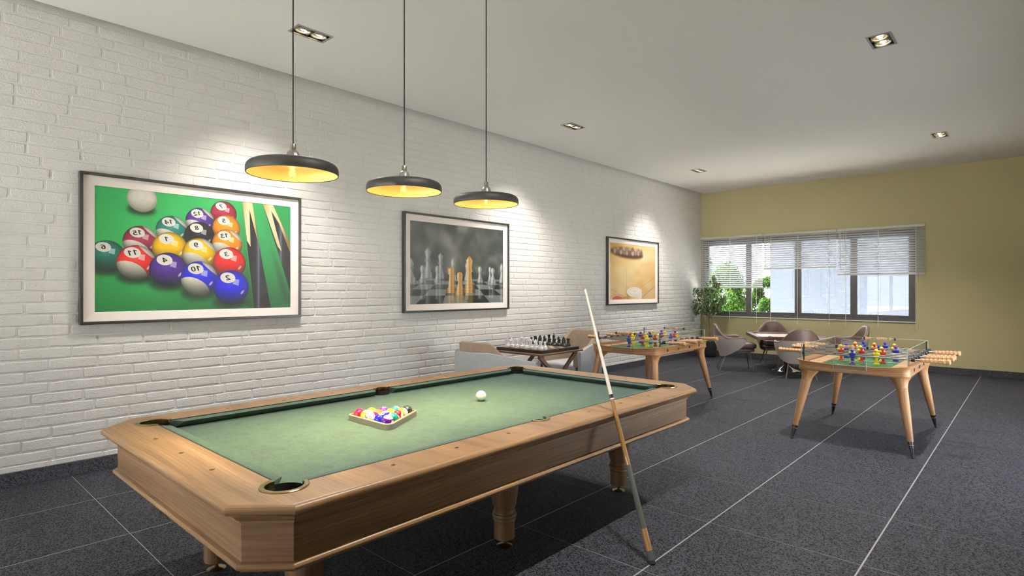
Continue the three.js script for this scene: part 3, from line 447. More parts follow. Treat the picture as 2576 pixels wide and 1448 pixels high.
for (const [zc, draw, label] of [[-2.026, ballPrint, 'framed photograph of pool balls and two cues on green cloth'], [-5.26, chessPrint, 'framed photograph of gold and silver chess pieces in dim grey'], [-9.795, discPrint, 'framed photograph of a pale carrom striker on yellow wood']]) {
  const w = 1.897, h = 1.25, f = 0.024, t = thing('framed_picture', label, 'picture', [WX, 1.838, zc], 0, 'pictures on the brick wall'), dp = 0.05;
  part('frame', merge([boxAt(dp, f, w, dp / 2, h / 2 - f / 2, 0, 0.003), boxAt(dp, f, w, dp / 2, -h / 2 + f / 2, 0, 0.003), boxAt(dp, h - 2 * f + 0.004, f, dp / 2, 0, w / 2 - f / 2, 0.003), boxAt(dp, h - 2 * f + 0.004, f, dp / 2, 0, -w / 2 + f / 2, 0.003)]), M.pictureFrame, t);
  const iw = 1.685, ih = 1.046, ow = w - 2 * f + 0.004, oh = h - 2 * f + 0.004, rect = (a, b, x) => [V(x, -b / 2, a / 2), V(x, -b / 2, -a / 2), V(x, b / 2, -a / 2), V(x, b / 2, a / 2)];
  part('mat_board', loft([rect(ow, oh, 0.031), rect(iw, ih, 0.022), rect(iw, ih, 0.006)], { crease: 0.1 }), M.matBoard, t);
  part('backing', boxAt(0.005, oh, ow, 0.004, 0, 0), M.black, t);
  part('print', new THREE.PlaneGeometry(iw, ih).rotateY(Math.PI / 2).translate(0.018, 0, 0), new THREE.MeshPhysicalMaterial({ color: col('#dadada'), map: canvasTex(1352, 840, draw), roughness: 0.5, side: THREE.DoubleSide }), t);
}

// ------------------------------------------------------------------ pool table
const PT = { x: -2.785, z: -2.465, hx: 0.96, hz: 1.70, c: 0.165, top: 0.78, ix: 0.752, iz: 1.475, bed: 0.737 };
{
  const t = thing('pool_table', 'large light oak pool table with green cloth and clipped corners', 'pool table', [PT.x, 0, PT.z]);
  const oct = (d, y) => { const a = PT.hx - d, b = PT.hz - d, c = PT.c - 0.586 * d; return [[a, -b + c], [a, b - c], [a - c, b], [-a + c, b], [-a, b - c], [-a, -b + c], [-a + c, -b], [a - c, -b]].map(([x, z]) => V(x, y, z)); };
  const band = (prof, crease = 0.5) => loft(prof.map(([d, y]) => oct(d, y)), { crease });
  const swapUV = (g) => { const u = g.attributes.uv; for (let i = 0; i < u.count; i++) u.setXY(i, u.getY(i), u.getX(i)); return g; };
  const pr = 0.082, po = 0.006, sr = 0.07, so = 0.028, { ix, iz } = PT;
  const corners = [[1, 1], [-1, 1], [-1, -1], [1, -1]];
  // inner outline: cloth opening with pocket bays
  const outline = (rc, rs) => {
    const pts = [], arc = (cx, cz, r, a0, a1, n) => { for (let i = 0; i <= n; i++) { const a = a0 + (a1 - a0) * i / n; pts.push([cx + r * Math.cos(a), cz + r * Math.sin(a)]); } };
    const e = Math.asin(po / rc), f = Math.acos(so / rs);
    arc(ix + so - 2 * so, 0, rs, -f + 0.0, f, 14);
    arc(ix - po, iz - po, rc, -Math.PI / 2 + e, Math.PI - e, 22);
    arc(-ix + po, iz - po, rc, e, Math.PI * 1.5 - e, 22);
    arc(-ix + so, 0, rs, Math.PI - f, Math.PI + f, 14);
    arc(-ix + po, -iz + po, rc, Math.PI / 2 + e, Math.PI * 2 - e, 22);
    arc(ix - po, -iz + po, rc, Math.PI + e, Math.PI * 2.5 - e, 22);
    return pts;
  };
  const hole = outline(pr, sr);
  const sh = new THREE.Shape(); oct(0.02, 0).forEach((p, i) => (i ? sh.lineTo(p.x, -p.z) : sh.moveTo(p.x, -p.z))); sh.closePath();
  const hp = new THREE.Path(); hole.forEach(([x, z], i) => (i ? hp.lineTo(x, -z) : hp.moveTo(x, -z))); hp.closePath(); sh.holes.push(hp);
  const topG = boxUV(new THREE.ShapeGeometry(sh).rotateX(-Math.PI / 2).translate(0, PT.top, 0));
  const wallIn = boxUV(loft([hole.map(([x, z]) => V(x, PT.top, z)), hole.map(([x, z]) => V(x, PT.bed - 0.03, z))]));
  const edge = swapUV(band([[0.02, PT.top], [0.010, 0.7785], [0.0035, 0.774], [0.0005, 0.766], [0, 0.758], [0.002, 0.75], [0.008, 0.743], [0.016, 0.74], [0.028, 0.739]], 0.7));
  part('rail_top', merge([topG, edge, wallIn]), M.wood, t);
  part('cove_moulding', swapUV(band([[0.028, 0.739], [0.03, 0.733], [0.036, 0.73], [0.04, 0.722], [0.05, 0.712], [0.058, 0.708], [0.058, 0.7], [0.066, 0.698]])), M.wood, t);
  part('apron', swapUV(band([[0.066, 0.698], [0.068, 0.562]])), M.woodDark, t);
  part('base_moulding', swapUV(band([[0.068, 0.5635], [0.052, 0.562], [0.047, 0.557], [0.045, 0.55], [0.048, 0.543], [0.054, 0.539], [0.06, 0.537], [0.064, 0.53], [0.085, 0.528], [0.35, 0.528]], 0.7)), M.wood, t);
  // cloth bed with pocket holes
  const bs = new THREE.Shape(); const bx = ix + 0.11, bz = iz + 0.11; const bc = 0.1; bs.moveTo(-bx + bc, -bz); bs.lineTo(bx - bc, -bz); bs.lineTo(bx, -bz + bc); bs.lineTo(bx, bz - bc); bs.lineTo(bx - bc, bz); bs.lineTo(-bx + bc, bz); bs.lineTo(-bx, bz - bc); bs.lineTo(-bx, -bz + bc); bs.closePath();
  const pockets = [...corners.map(([a, b]) => [a * (ix - po), b * (iz - po), 0.066]), [ix + 0.012, 0, 0.056], [-ix - 0.012, 0, 0.056]];
  for (const [x, z, r] of pockets) { const h = new THREE.Path(); if (Math.abs(z) > 0.1) h.absarc(x + Math.sign(x) * 0.026, -z - Math.sign(z) * 0.026, r - 0.014, 0, Math.PI * 2); else h.absarc(Math.sign(x) * (ix + 0.0), 0, 0.048, 0, Math.PI * 2); bs.holes.push(h); }
  part('cloth_bed', boxUV(new THREE.ExtrudeGeometry(bs, { depth: 0.012, bevelEnabled: false, curveSegments: 24 }).rotateX(-Math.PI / 2).translate(0, PT.bed - 0.012, 0)), M.felt, t);
  // cushions
  const cush = (a0, a1, s0, s1, place) => {                       // a0..a1 along the wood edge, s0/s1 = how far each end runs back at the nose
    const prof = [[0, PT.top - 0.003], [0.02, PT.top - 0.003], [0.05, PT.top - 0.0045], [0.057, PT.top - 0.008], [0.055, PT.top - 0.012], [0.02, PT.bed + 0.0005], [0, PT.bed + 0.0005]];
    const f = (d) => d / 0.057, ring = (end) => prof.map(([d, y]) => place(end ? a1 - f(d) * s1 : a0 + f(d) * s0, d, y)), rings = [];
    for (let i = 0; i <= 1; i++) rings.push(ring(i));
    const strip = [[-0.001, PT.top + 0.0008], [0.006, PT.top + 0.0008], [0.006, PT.top - 0.006], [-0.001, PT.top - 0.006]], sr2 = [0, 1].map((e) => strip.map(([d, y]) => place(e ? a1 - f(d) * s1 : a0 + f(d) * s0, d, y)));
    const c = part('cushion', boxUV(loft(rings, { caps: true, crease: 0.5 })), M.felt, t); part('feather_strip', loft(sr2, { caps: true }), M.stripDark, c);
  };
  const g0 = 0.082, gs = 0.068;
  for (const s of [1, -1]) {
    cush(-ix + g0, ix - g0, 0.05, 0.05, (l, d, y) => V(l, y, s * (iz - d)));
    for (const q of [1, -1]) cush(gs, iz - g0, 0.022, 0.05, (l, d, y) => V(s * (ix - d), y, q * l));
  }
  // pocket irons and cups
  const iron = (cx, cz, r, a0, a1) => {
    const rings = []; for (let i = 0; i <= 28; i++) { const a = a0 + (a1 - a0) * i / 28, c = Math.cos(a), s = Math.sin(a); rings.push([[r - 0.014, -0.03], [r - 0.014, 0.0025], [r - 0.011, 0.005], [r + 0.003, 0.005], [r + 0.006, 0.0025], [r + 0.006, -0.012]].map(([q, y]) => V(cx + q * c, PT.top + y, cz + q * s))); }
    return loft(rings, { caps: true });
  };
  const e = Math.asin(po / pr), f = Math.acos(so / sr), cup = lathe([[0.074, PT.top - 0.012], [0.073, 0.72], [0.068, 0.66], [0.05, 0.61], [0, 0.6]], 28), cupS = lathe([[0.06, PT.top - 0.012], [0.06, 0.72], [0.056, 0.66], [0.04, 0.62], [0, 0.61]], 28);
  corners.forEach(([sx, sz]) => {
    const base = Math.atan2(sz, sx), half = Math.PI * 0.75 - e;
    const p = part('pocket', iron(sx * (ix - po), sz * (iz - po), pr, base - half, base + half), M.brass, t); part('cup', cup, M.pocket, p, [sx * (ix - po), 0, sz * (iz - po)]);
  });
  for (const s of [1, -1]) { const b = s > 0 ? 0 : Math.PI, p = part('pocket', iron(s * (ix - so), 0, sr, b - f, b + f), M.brass, t); part('cup', cupS, M.pocket, p, [s * (ix + 0.008), 0, 0]); }
  // diamond sights
  const sg = (() => { const s2 = new THREE.Shape(); s2.moveTo(-0.011, 0); s2.lineTo(0, -0.011); s2.lineTo(0.011, 0); s2.lineTo(0, 0.011); s2.closePath(); return new THREE.ExtrudeGeometry(s2, { depth: 0.003, bevelEnabled: false }).rotateX(-Math.PI / 2); })();
  const rx = PT.hx - 0.125, rz = PT.hz - 0.125;
  for (const s of [1, -1]) {
    for (const z of [-1.05, -0.70, -0.35, 0.35, 0.70, 1.05]) part('sight', sg, M.sight, t, [s * rx, PT.top - 0.0018, z]);
    for (const x of [-0.35, 0, 0.35]) part('sight', sg, M.sight, t, [x, PT.top - 0.0018, s * rz]);
  }
  const legG = lathe([[0, 0.53], [0.1, 0.53], [0.095, 0.46], [0.086, 0.37], [0.077, 0.29], [0.07, 0.245], [0.062, 0.226], [0.06, 0.216], [0.065, 0.208], [0.061, 0.203], [0.062, 0.198], [0.07, 0.192], [0.073, 0.183], [0.07, 0.174], [0.063, 0.169], [0.063, 0.163], [0.067, 0.157], [0.063, 0.15], [0.0615, 0.14], [0.0615, 0.055], [0.059, 0.047], [0.052, 0.043], [0, 0.043]], 40);
  const footG = lathe([[0, 0.046], [0.009, 0.046], [0.009, 0.014], [0.014, 0.009], [0.04, 0.004], [0.047, 0.0005], [0.046, 0], [0, 0]], 32);
  for (const x of [-0.478, 0.478]) for (const z of [-1.25, 0, 1.25]) { const l = part('leg', legG, M.woodDark, t, [x, 0, z]); part('foot', footG, M.brass, l); }
}
// ------------------------------------------------------------------ balls, rack, cue
function ballTex(c, stripe, num) {
  return canvasTex(512, 256, (g, w, h) => {
    g.fillStyle = stripe ? '#f4f1e8' : c; g.fillRect(0, 0, w, h); if (stripe) { g.fillStyle = c; g.fillRect(0, h * 0.29, w, h * 0.42); } if (num === '6' && stripe) { g.fillStyle = '#f4f1e8'; g.fillRect(0, h * 0.29, w, h * 0.42); g.fillStyle = c; g.fillRect(0, 0, w, h * 0.3); }
    for (const u of [0.25, 0.75]) {
      g.fillStyle = '#111'; g.beginPath(); g.arc(u * w, h / 2, 39, 0, 7); g.fill(); g.fillStyle = '#f7f4ec'; g.beginPath(); g.arc(u * w, h / 2, 35, 0, 7); g.fill();
      g.fillStyle = '#111'; g.font = 'bold 46px sans-serif'; g.textAlign = 'center'; g.textBaseline = 'middle'; g.fillText(num, u * w, h / 2 + 2);
    }
  });
}
{
  const r = 0.034, ballG = new THREE.SphereGeometry(r, 40, 28), y = PT.bed + r, ax = -2.79, az = -2.195 + 0.088;
  const C = { pink: '#d81150', yellow: '#f2d400', orange: '#e8641e', purple: '#8a1fc0', violet: '#5a149a', teal: '#0f8f7c', red: '#d80f2c', blue: '#1d18d8', amber: '#eaa400', black: '#2e2c2e' };
  // per ball: colour, striped, number, label, stripe pole, number spot; directions as (camera right, up, towards camera)
  const rt = V(0.56, 0, -0.83), tw = V(0.8, 0.24, 0.55).normalize(), dirOf = ([a, b, c]) => rt.clone().multiplyScalar(a).add(V(0, b, 0)).add(tw.clone().multiplyScalar(c)).normalize();
  const rows = [
    [['black', 0, '8', 'dark grey pool ball at the far tip of the rack', [0, 1, 0], [0.3, 0.2, -1]]],
    [['teal', 1, '14', 'teal striped pool ball just before the dark grey ball', [0.55, 0.75, -0.4], [-0.8, 0.4, -0.6]], ['yellow', 1, '13', 'yellow pool ball with white stripe beside the dark grey ball', [1, 0.35, 0.25], [0, 0.3, -1]]],
    [['purple', 0, '4', 'plain purple pool ball with white spot on top', [1, 0, 0], [0.12, 1, -0.12]], ['amber', 0, '9', 'amber yellow pool ball with number spot facing the red stripe', [0, 1, -0.5], [0.85, 0.45, 0.35]], ['red', 1, '11', 'bright red pool ball between two white bands', [-0.95, 0.1, -0.1], [0, 0.3, -1]]],
    [['yellow', 0, '1', 'plain bright yellow pool ball on the wall side of the rack', [0, 1, 0], [0.2, -0.2, -1]], ['orange', 0, '5', 'plain orange pool ball with number spot at its left', [0, 1, 0], [-0.75, 0.45, 0.4]], ['blue', 1, '10', 'blue pool ball with a white band over its top', [-0.1, 1, -0.35], [0.8, 0, -0.6]], ['teal', 0, '6', 'plain teal pool ball with number spot, along the right edge', [0, 1, 0], [-0.55, 0.75, 0.25]]],
    [['pink', 0, '7', 'plain crimson pool ball in the left corner of the rack', [1, 0, 0], [0.4, 0.9, -0.35]], ['yellow', 1, '12', 'yellow and white pool ball next to the crimson corner ball', [0.3, 1, -0.1], [0, 0, -1]], ['pink', 1, '6', 'white pool ball with crimson band and ringed number', [0.9, 0.35, -0.15], [-0.5, 0.35, 0.8]], ['blue', 0, '2', 'plain blue pool ball with white spot on top', [1, 0, 0], [0.15, 0.95, 0.15]], ['violet', 1, '15', 'purple pool ball with white top in the nearest corner', [0.22, 1, 0.1], [-0.8, 0, -0.5]]],
  ];
  rows.forEach((row, i) => row.forEach(([c, st, num, label, pole, spot], j) => {
    const m = new THREE.MeshPhysicalMaterial({ map: ballTex(C[c], st, num), roughness: 0.12, clearcoat: 1, clearcoatRoughness: 0.03 });
    const b = part('pool_ball', ballG, m, scene, [ax + (j - i / 2) * 2 * r * 1.006, y, az - 0.016 + i * r * 1.742]);
    const py = dirOf(pole), sz = dirOf(spot); let yA = py, zA = sz; if (st && num !== '6') zA = sz.sub(py.clone().multiplyScalar(sz.dot(py))).normalize(); else yA = py.sub(sz.clone().multiplyScalar(py.dot(sz))).normalize();
    b.quaternion.setFromRotationMatrix(new THREE.Matrix4().makeBasis(yA.clone().cross(zA), yA, zA)); tag(b, label, 'ball', 'pool balls in the rack');
  }));
  const cue = part('cue_ball', new THREE.SphereGeometry(0.0355, 40, 28), mat('#f1eee4', 0.12, { clearcoat: 1, clearcoatRoughness: 0.03 }), scene, [-2.81, PT.bed + 0.0355, -2.768]); tag(cue, 'plain white cue ball alone on the green cloth', 'ball');
  // triangle
  const tri = (R0, rad, y, n = 8) => { const out = [], cx = ax, cz = az - 0.016 + 2 * 2 * r * 0.871 * 1.0 * 1.155 * 0.5 * 0 + 4 * r * 1.742 * (2 / 3); for (let k = 0; k < 3; k++) { const a = -Math.PI / 2 + k * Math.PI * 2 / 3, px = cx + (R0 - rad * 2) * Math.cos(a), pz = cz + (R0 - rad * 2) * Math.sin(a); for (let i = 0; i <= n; i++) { const b = a - Math.PI / 3 + (Math.PI * 2 / 3) * i / n; out.push(V(px + rad * Math.cos(b), y, pz + rad * Math.sin(b))); } } return out; };
  const Ri = 8 * r / Math.sqrt(3) + 2 * r + 0.004, y0 = PT.bed + 0.0005, h = 0.033, w2 = 0.013;
  const t = thing('ball_rack', 'grey triangular ball rack with pale edges on the cloth', 'ball rack', [0, 0, 0]);
  const A = (d, yy) => tri(Ri + 2 * d, r * 0.55 + d, yy);
  part('frame', loft([A(0, y0), A(w2, y0), A(w2, y0 + h - 0.003), A(w2 - 0.003, y0 + h), A(0.003, y0 + h), A(0, y0 + h - 0.003)], { path: true, crease: 0.5 }), M.rackMetal, t);
  part('edge_strip', merge([loft([A(w2 + 0.0004, y0 + h - 0.003), A(w2 - 0.0024, y0 + h + 0.0004)]), loft([A(w2 + 0.0005, y0 + 0.0005), A(w2 + 0.0005, y0 + 0.002)]), loft([A(0.004, y0 + h + 0.0006), A(0.0015, y0 + h + 0.0004)])]), M.rackEdge, t);
}
{ // cue stick: from the floor over the edge of the rail
  const a = V(-1.549, 0.002, -2.839), tip = a.clone().add(V(-1.813 + 1.549, 0.76, -2.893 + 2.839).multiplyScalar(1.985)), L = tip.distanceTo(a), rad = (s) => 0.0185 - 0.0125 * s;
  const t = thing('cue_stick', 'pool cue leaning against the long rail of the table', 'cue', a.toArray()); t.quaternion.setFromUnitVectors(V(0, 1, 0), tip.clone().sub(a).normalize());
  const seg = (n, s0, s1, m, lip = 0) => part(n, lathe([[0, s0 * L], [rad(s0) + lip, s0 * L], [rad(s1) + lip, s1 * L], [0, s1 * L]], 24), m, t);
  seg('rubber_bumper', 0, 0.012, M.rubber); seg('butt_cap', 0.012, 0.043, M.cueGrey, 0.0005); seg('butt_sleeve', 0.043, 0.115, M.cueWood, 0.0003); seg('wrap', 0.115, 0.33, M.cueGrey, 0.0004); seg('forearm', 0.33, 0.565, M.cueWood); seg('white_ring', 0.565, 0.569, M.white, 0.0003); seg('collar', 0.569, 0.583, M.darkSteel, 0.0004); seg('shaft', 0.583, 0.983, M.cueWhite); seg('ferrule', 0.983, 0.994, M.white); seg('tip', 0.994, 1, M.cueWood);
}

// ------------------------------------------------------------------ table football
function menMat(c) { return c === 'b' ? M.blueMan : c === 'r' ? M.redMan : M.yellowMan; }
const footballTable = (() => {
  const t = thing('football_table', 'glass-sided wooden football table standing before the green wall, nearer one', 'football table', [-1.307, 0, -6.95]);
  const N = 24, W = 0.472, D = 0.735, yb = 0.70;
  const per = (d, f) => { // rounded rectangle, f(x, z) gives y
    const out = [], w = W + d, l = D + d, r = 0.075 + d * 0.8; const add = (x, z) => out.push(V(x, f(x / w, z / l), z));
    const side = (x0, z0, x1, z1) => { for (let i = 0; i < N; i++) add(x0 + (x1 - x0) * i / N, z0 + (z1 - z0) * i / N); };
    const arc = (cx, cz, a0) => { for (let i = 0; i < 8; i++) { const a = a0 + Math.PI / 2 * i / 8; add(cx + r * Math.cos(a), cz + r * Math.sin(a)); } };
    side(w, -l + r, w, l - r); arc(w - r, l - r, 0); side(w - r, l, -w + r, l); arc(-w + r, l - r, Math.PI / 2); side(-w, l - r, -w, -l + r); arc(-w + r, -l + r, Math.PI); side(-w + r, -l, w - r, -l); arc(w - r, -l + r, Math.PI * 1.5); return out;
  };
  const topY = (u, v) => 0.805 - (Math.abs(v) > Math.abs(u) ? 0.032 * Math.pow(Math.max(0, Math.cos(u * Math.PI / 2)), 0.8) : 0.012 * Math.cos(v * Math.PI / 2)), k = (s) => (u, v) => yb + s * (topY(u, v) - yb), c = (y) => () => y;
  const uvLong = (g) => { const u = g.attributes.uv; for (let i = 0; i < u.count; i++) u.setXY(i, u.getY(i), u.getX(i)); return g; };
  const body = uvLong(loft([per(-0.06, c(yb - 0.004)), per(-0.012, c(yb - 0.004)), per(-0.003, c(yb + 0.002)), per(0.0, k(0.1)), per(-0.004, k(0.35)), per(-0.002, k(0.7)), per(0.01, k(0.93)), per(0.012, k(0.98)), per(0.008, k(1)), per(-0.012, k(0.985)), per(-0.02, k(0.9)), per(-0.022, c(0.745)), per(-0.3, c(0.742))], { crease: 0.7 }));
  const b = part('body', body, M.foosWood, t);
  part('underside', boxAt(2 * W - 0.13, 0.012, 2 * D - 0.13, 0, yb + 0.003, 0), M.woodDark, t);
  for (const s of [1, -1]) for (const z of [-0.5, -0.2, 0.1, 0.4]) part('screw_cap', cyl(0.017, 0.017, 0.006, 20).rotateZ(Math.PI / 2), M.screwGrey, t, [s * (W + 0.0), yb + 0.05, z + 0.05]);
  // pitch and side ledges
  const pitch = part('pitch', boxAt(0.6, 0.01, 1.38, 0, 0.748, 0), M.turf, t);
  for (let i = 0; i < 9; i++) part('stripe', boxAt(0.6, 0.0012, 0.045, 0, 0.7532, -0.62 + i * 0.155), M.turfDark, pitch);
  part('marking', merge([boxAt(0.6, 0.0013, 0.006, 0, 0.7545, 0), new THREE.RingGeometry(0.1, 0.106, 40).rotateX(-Math.PI / 2).translate(0, 0.7552, 0), ...[1, -1].flatMap((s) => [boxAt(0.3, 0.0013, 0.006, 0, 0.7545, s * 0.52), boxAt(0.006, 0.0013, 0.17, 0.15, 0.7545, s * 0.605), boxAt(0.006, 0.0013, 0.17, -0.15, 0.7545, s * 0.605)])]), M.white, pitch);
  for (const s of [1, -1]) for (let i = 0; i < 9; i++) part('ledge_slat', boxAt(0.125, 0.02, 0.148, s * 0.362, 0.7545, -0.608 + i * 0.152, 0.002), M.foosPale, t);
  for (const s of [1, -1]) for (const e of [1, -1]) part('end_ledge', boxAt(0.17, 0.02, 0.04, e * 0.21, 0.7545, s * 0.685, 0.002), M.foosWood, t);
  // legs
  for (const sx of [1, -1]) for (const sz of [1, -1]) {
    const a = V(sx * 0.385, yb - 0.002, sz * 0.635), f = V(sx * 0.505, 0, sz * 0.785), d = f.clone().sub(a), Lg = d.length(), q = new THREE.Quaternion().setFromUnitVectors(V(0, -1, 0), d.clone().normalize());
    const mk = (pr) => lathe(pr.map(([r, s]) => [r, -s * Lg]), 28).applyQuaternion(q).translate(a.x, a.y, a.z);
    const leg = part('leg', mk([[0.0, 0.16], [0.046, 0.16], [0.0455, 0.17], [0.04, 0.4], [0.031, 0.65], [0.0225, 0.845], [0, 0.845]]), M.foosWood, t);
    part('leg_socket', mk([[0, -0.005], [0.09, 0.0], [0.082, 0.02], [0.066, 0.055], [0.054, 0.095], [0.048, 0.13], [0.047, 0.158], [0, 0.158]]), M.foosWood, leg);
    part('ferrule', mk([[0, 0.8], [0.0262, 0.8], [0.0255, 0.808], [0.0125, 0.955], [0, 0.955]]), M.ferrule, leg); part('rubber_foot', mk([[0, 0.955], [0.0125, 0.955], [0.0115, 1.0], [0, 1.0]]), M.rubber, leg);
  }
  // glass box
  const gx = 0.45, gz = 0.662, y0 = 0.762, y1 = 0.945, gh = y1 - y0, ym = (y0 + y1) / 2;
  for (const s of [1, -1]) { part('glass_panel', new THREE.BoxGeometry(0.006, gh, 2 * gz - 0.11), M.glassPanel, t, [s * (gx - 0.012), ym, 0]); part('glass_panel', new THREE.BoxGeometry(2 * gx, gh, 0.006), M.glassPanel, t, [0, ym + 0.004, s * gz]); part('glass_edge', boxAt(2 * gx, 0.003, 0.0065, 0, y1 + 0.0055, s * gz), M.glassEdge, t); part('glass_edge', boxAt(0.0065, 0.003, 2 * gz - 0.11, s * (gx - 0.012), y1 + 0.0015, 0), M.glassEdge, t); }
  for (const sx of [1, -1]) for (const sz of [1, -1]) { part('corner_glass', new THREE.BoxGeometry(0.006, gh, 0.06), M.glassPanel, t, [sx * gx, ym + 0.004, sz * (gz - 0.033)]); part('glass_edge', boxAt(0.0066, gh, 0.0066, sx * gx, ym + 0.004, sz * gz), M.glassEdge, t); part('glass_strip', boxAt(0.012, gh + 0.004, 0.008, 0, 0, 0, 0.002), M.black, t, [sx * (gx - 0.006), ym, sz * (gz - 0.066)]); }
  // rods
  const teams = [['b', 1], ['y', 2], ['r', 3], ['y', 3], ['b', 4], ['r', 3], ['y', 3], ['b', 2]], offs = [-0.02, 0.05, 0.0, -0.04, 0.02, 0.03, 0.0, -0.03];
  const man = (() => {
    const head = new THREE.SphereGeometry(0.0165, 16, 12).translate(0, 0.05, 0), neck = cyl(0.007, 0.008, 0.012, 10).translate(0, 0.03, 0);
    const torso = new RoundedBoxGeometry(0.046, 0.05, 0.024, 2, 0.005).translate(0, 0.003, 0), shoulder = new RoundedBoxGeometry(0.058, 0.02, 0.026, 2, 0.006).translate(0, 0.016, 0), leg = new RoundedBoxGeometry(0.026, 0.062, 0.018, 2, 0.004).translate(0, -0.048, 0), foot = new RoundedBoxGeometry(0.046, 0.02, 0.026, 2, 0.004).translate(0, -0.081, 0.002);
    return merge([head, neck, torso, shoulder, leg, foot]);
  })();
  const handle = lathe([[0, 0], [0.012, 0], [0.014, 0.006], ...Array.from({ length: 6 }, (_, i) => [[0.0135 + i * 0.001, 0.008 + i * 0.031], [0.019 + i * 0.001, 0.016 + i * 0.031], [0.0195 + i * 0.001, 0.026 + i * 0.031], [0.0145 + i * 0.001, 0.037 + i * 0.031]]).flat(), [0.026, 0.205], [0.026, 0.216], [0.02, 0.226], [0, 0.228]], 20);
  const bumper = cyl(0.019, 0.019, 0.03, 18).rotateZ(Math.PI / 2), spring = merge([0, 1, 2, 3, 4].map((i) => new THREE.TorusGeometry(0.0085, 0.0022, 6, 14).rotateY(Math.PI / 2).translate(i * 0.009, 0, 0)));
  teams.forEach(([c, n], i) => {
    const z = 0.545 - i * 0.1557, s = 'rlrrllrl'[i] === 'r' ? 1 : -1, y = 0.853, o = offs[i];
    const rod = part('rod', cyl(0.0075, 0.0075, 1.13, 14).rotateZ(Math.PI / 2), M.rodSteel, t, [s * 0.075, y, z]);
    part('handle', handle, M.handleWood, rod, [s * 0.45, 0, 0], [0, 0, s > 0 ? -Math.PI / 2 : Math.PI / 2]);
    for (const e of [1, -1]) part('bumper', bumper, M.rubber, rod, [e * 0.452 - s * 0.075 + (e === s ? 0.02 * s : -0.02 * s), 0, 0]);
    for (const e of [1, -1]) part('spring', spring, M.rodSteel, rod, [e * 0.27 - s * 0.075 - 0.02 + o, 0, 0]);
    const gap = [0, 0, 0.21, 0.185, 0.15][n];
    for (let m = 0; m < n; m++) part('player', man, menMat(c), rod, [(m - (n - 1) / 2) * gap - s * 0.075 + o, 0, 0], [(hash(i, m, 6) - 0.5) * 0.1 + 0.08, 0, 0]);
  });
  // goals and score counters
  for (const s of [1, -1]) {
    const gz0 = s * 0.7, y2 = 0.822, y3 = 0.735, w = 0.138, d = 0.07 * s, P = (x, y, z) => V(x, y, gz0 + z);
    const goal = part('goal', merge([tube([P(-w, y2, 0), P(-w, y2, d * 0.8), P(-w, y2 - 0.004, d), P(-w, y3 + 0.01, d), P(-w + 0.01, y3, d), P(w - 0.01, y3, d), P(w, y3 + 0.01, d), P(w, y2 - 0.004, d), P(w, y2, d * 0.8), P(w, y2, 0)], 0.004, 8), tube([P(-w, y2, d), P(w, y2, d)], 0.004, 8), tube([P(-w, y3, d), P(-w, y3, 0)], 0.0035, 8), tube([P(w, y3, d), P(w, y3, 0)], 0.0035, 8)]), M.rodSteel, t);
    const wires = []; for (let i = 1; i < 16; i++) { const x = -w + 2 * w * i / 16; wires.push(rodBetween(P(x, y3, d), P(x, y2, d), 0.0009, 0.0009, 4)); } for (let j = 1; j < 6; j++) { const y = y3 + (y2 - y3) * j / 6; wires.push(rodBetween(P(-w, y, d), P(w, y, d), 0.0009, 0.0009, 4)); for (const e of [1, -1]) wires.push(rodBetween(P(e * w, y, d), P(e * w, y, 0), 0.0009, 0.0009, 4)); }
    part('net', merge(wires), M.rodSteel, goal);
    const sc = part('score_counter', rodBetween(V(-0.17, 0.945, s * gz), V(0.17, 0.945, s * gz), 0.003, 0.003, 8), M.steel, t);
    const bead = box(0.018, 0.028, 0.022, 0.003, 1), stop = box(0.016, 0.03, 0.024, 0.002, 1), xs = s > 0 ? [-0.105, -0.085, -0.065, -0.045, -0.025, -0.005, 0.015, 0.045] : [-0.13, -0.11, -0.09, -0.02, 0.0, 0.02, 0.04, 0.06, 0.105];
    for (const x of xs) part('counter_bead', bead, M.foosPale, sc, [x, 0.945, s * gz]); for (const x of [-0.155, 0.155]) part('counter_stop', stop, M.rubber, sc, [x * (s > 0 ? 0.85 : 0.95), 0.945, s * gz]);
  }
  return t;
})();
copyOf(footballTable, [-3.83, 0, -6.99], 0, 'glass-sided wooden football table beside the brick wall, behind the pool table');

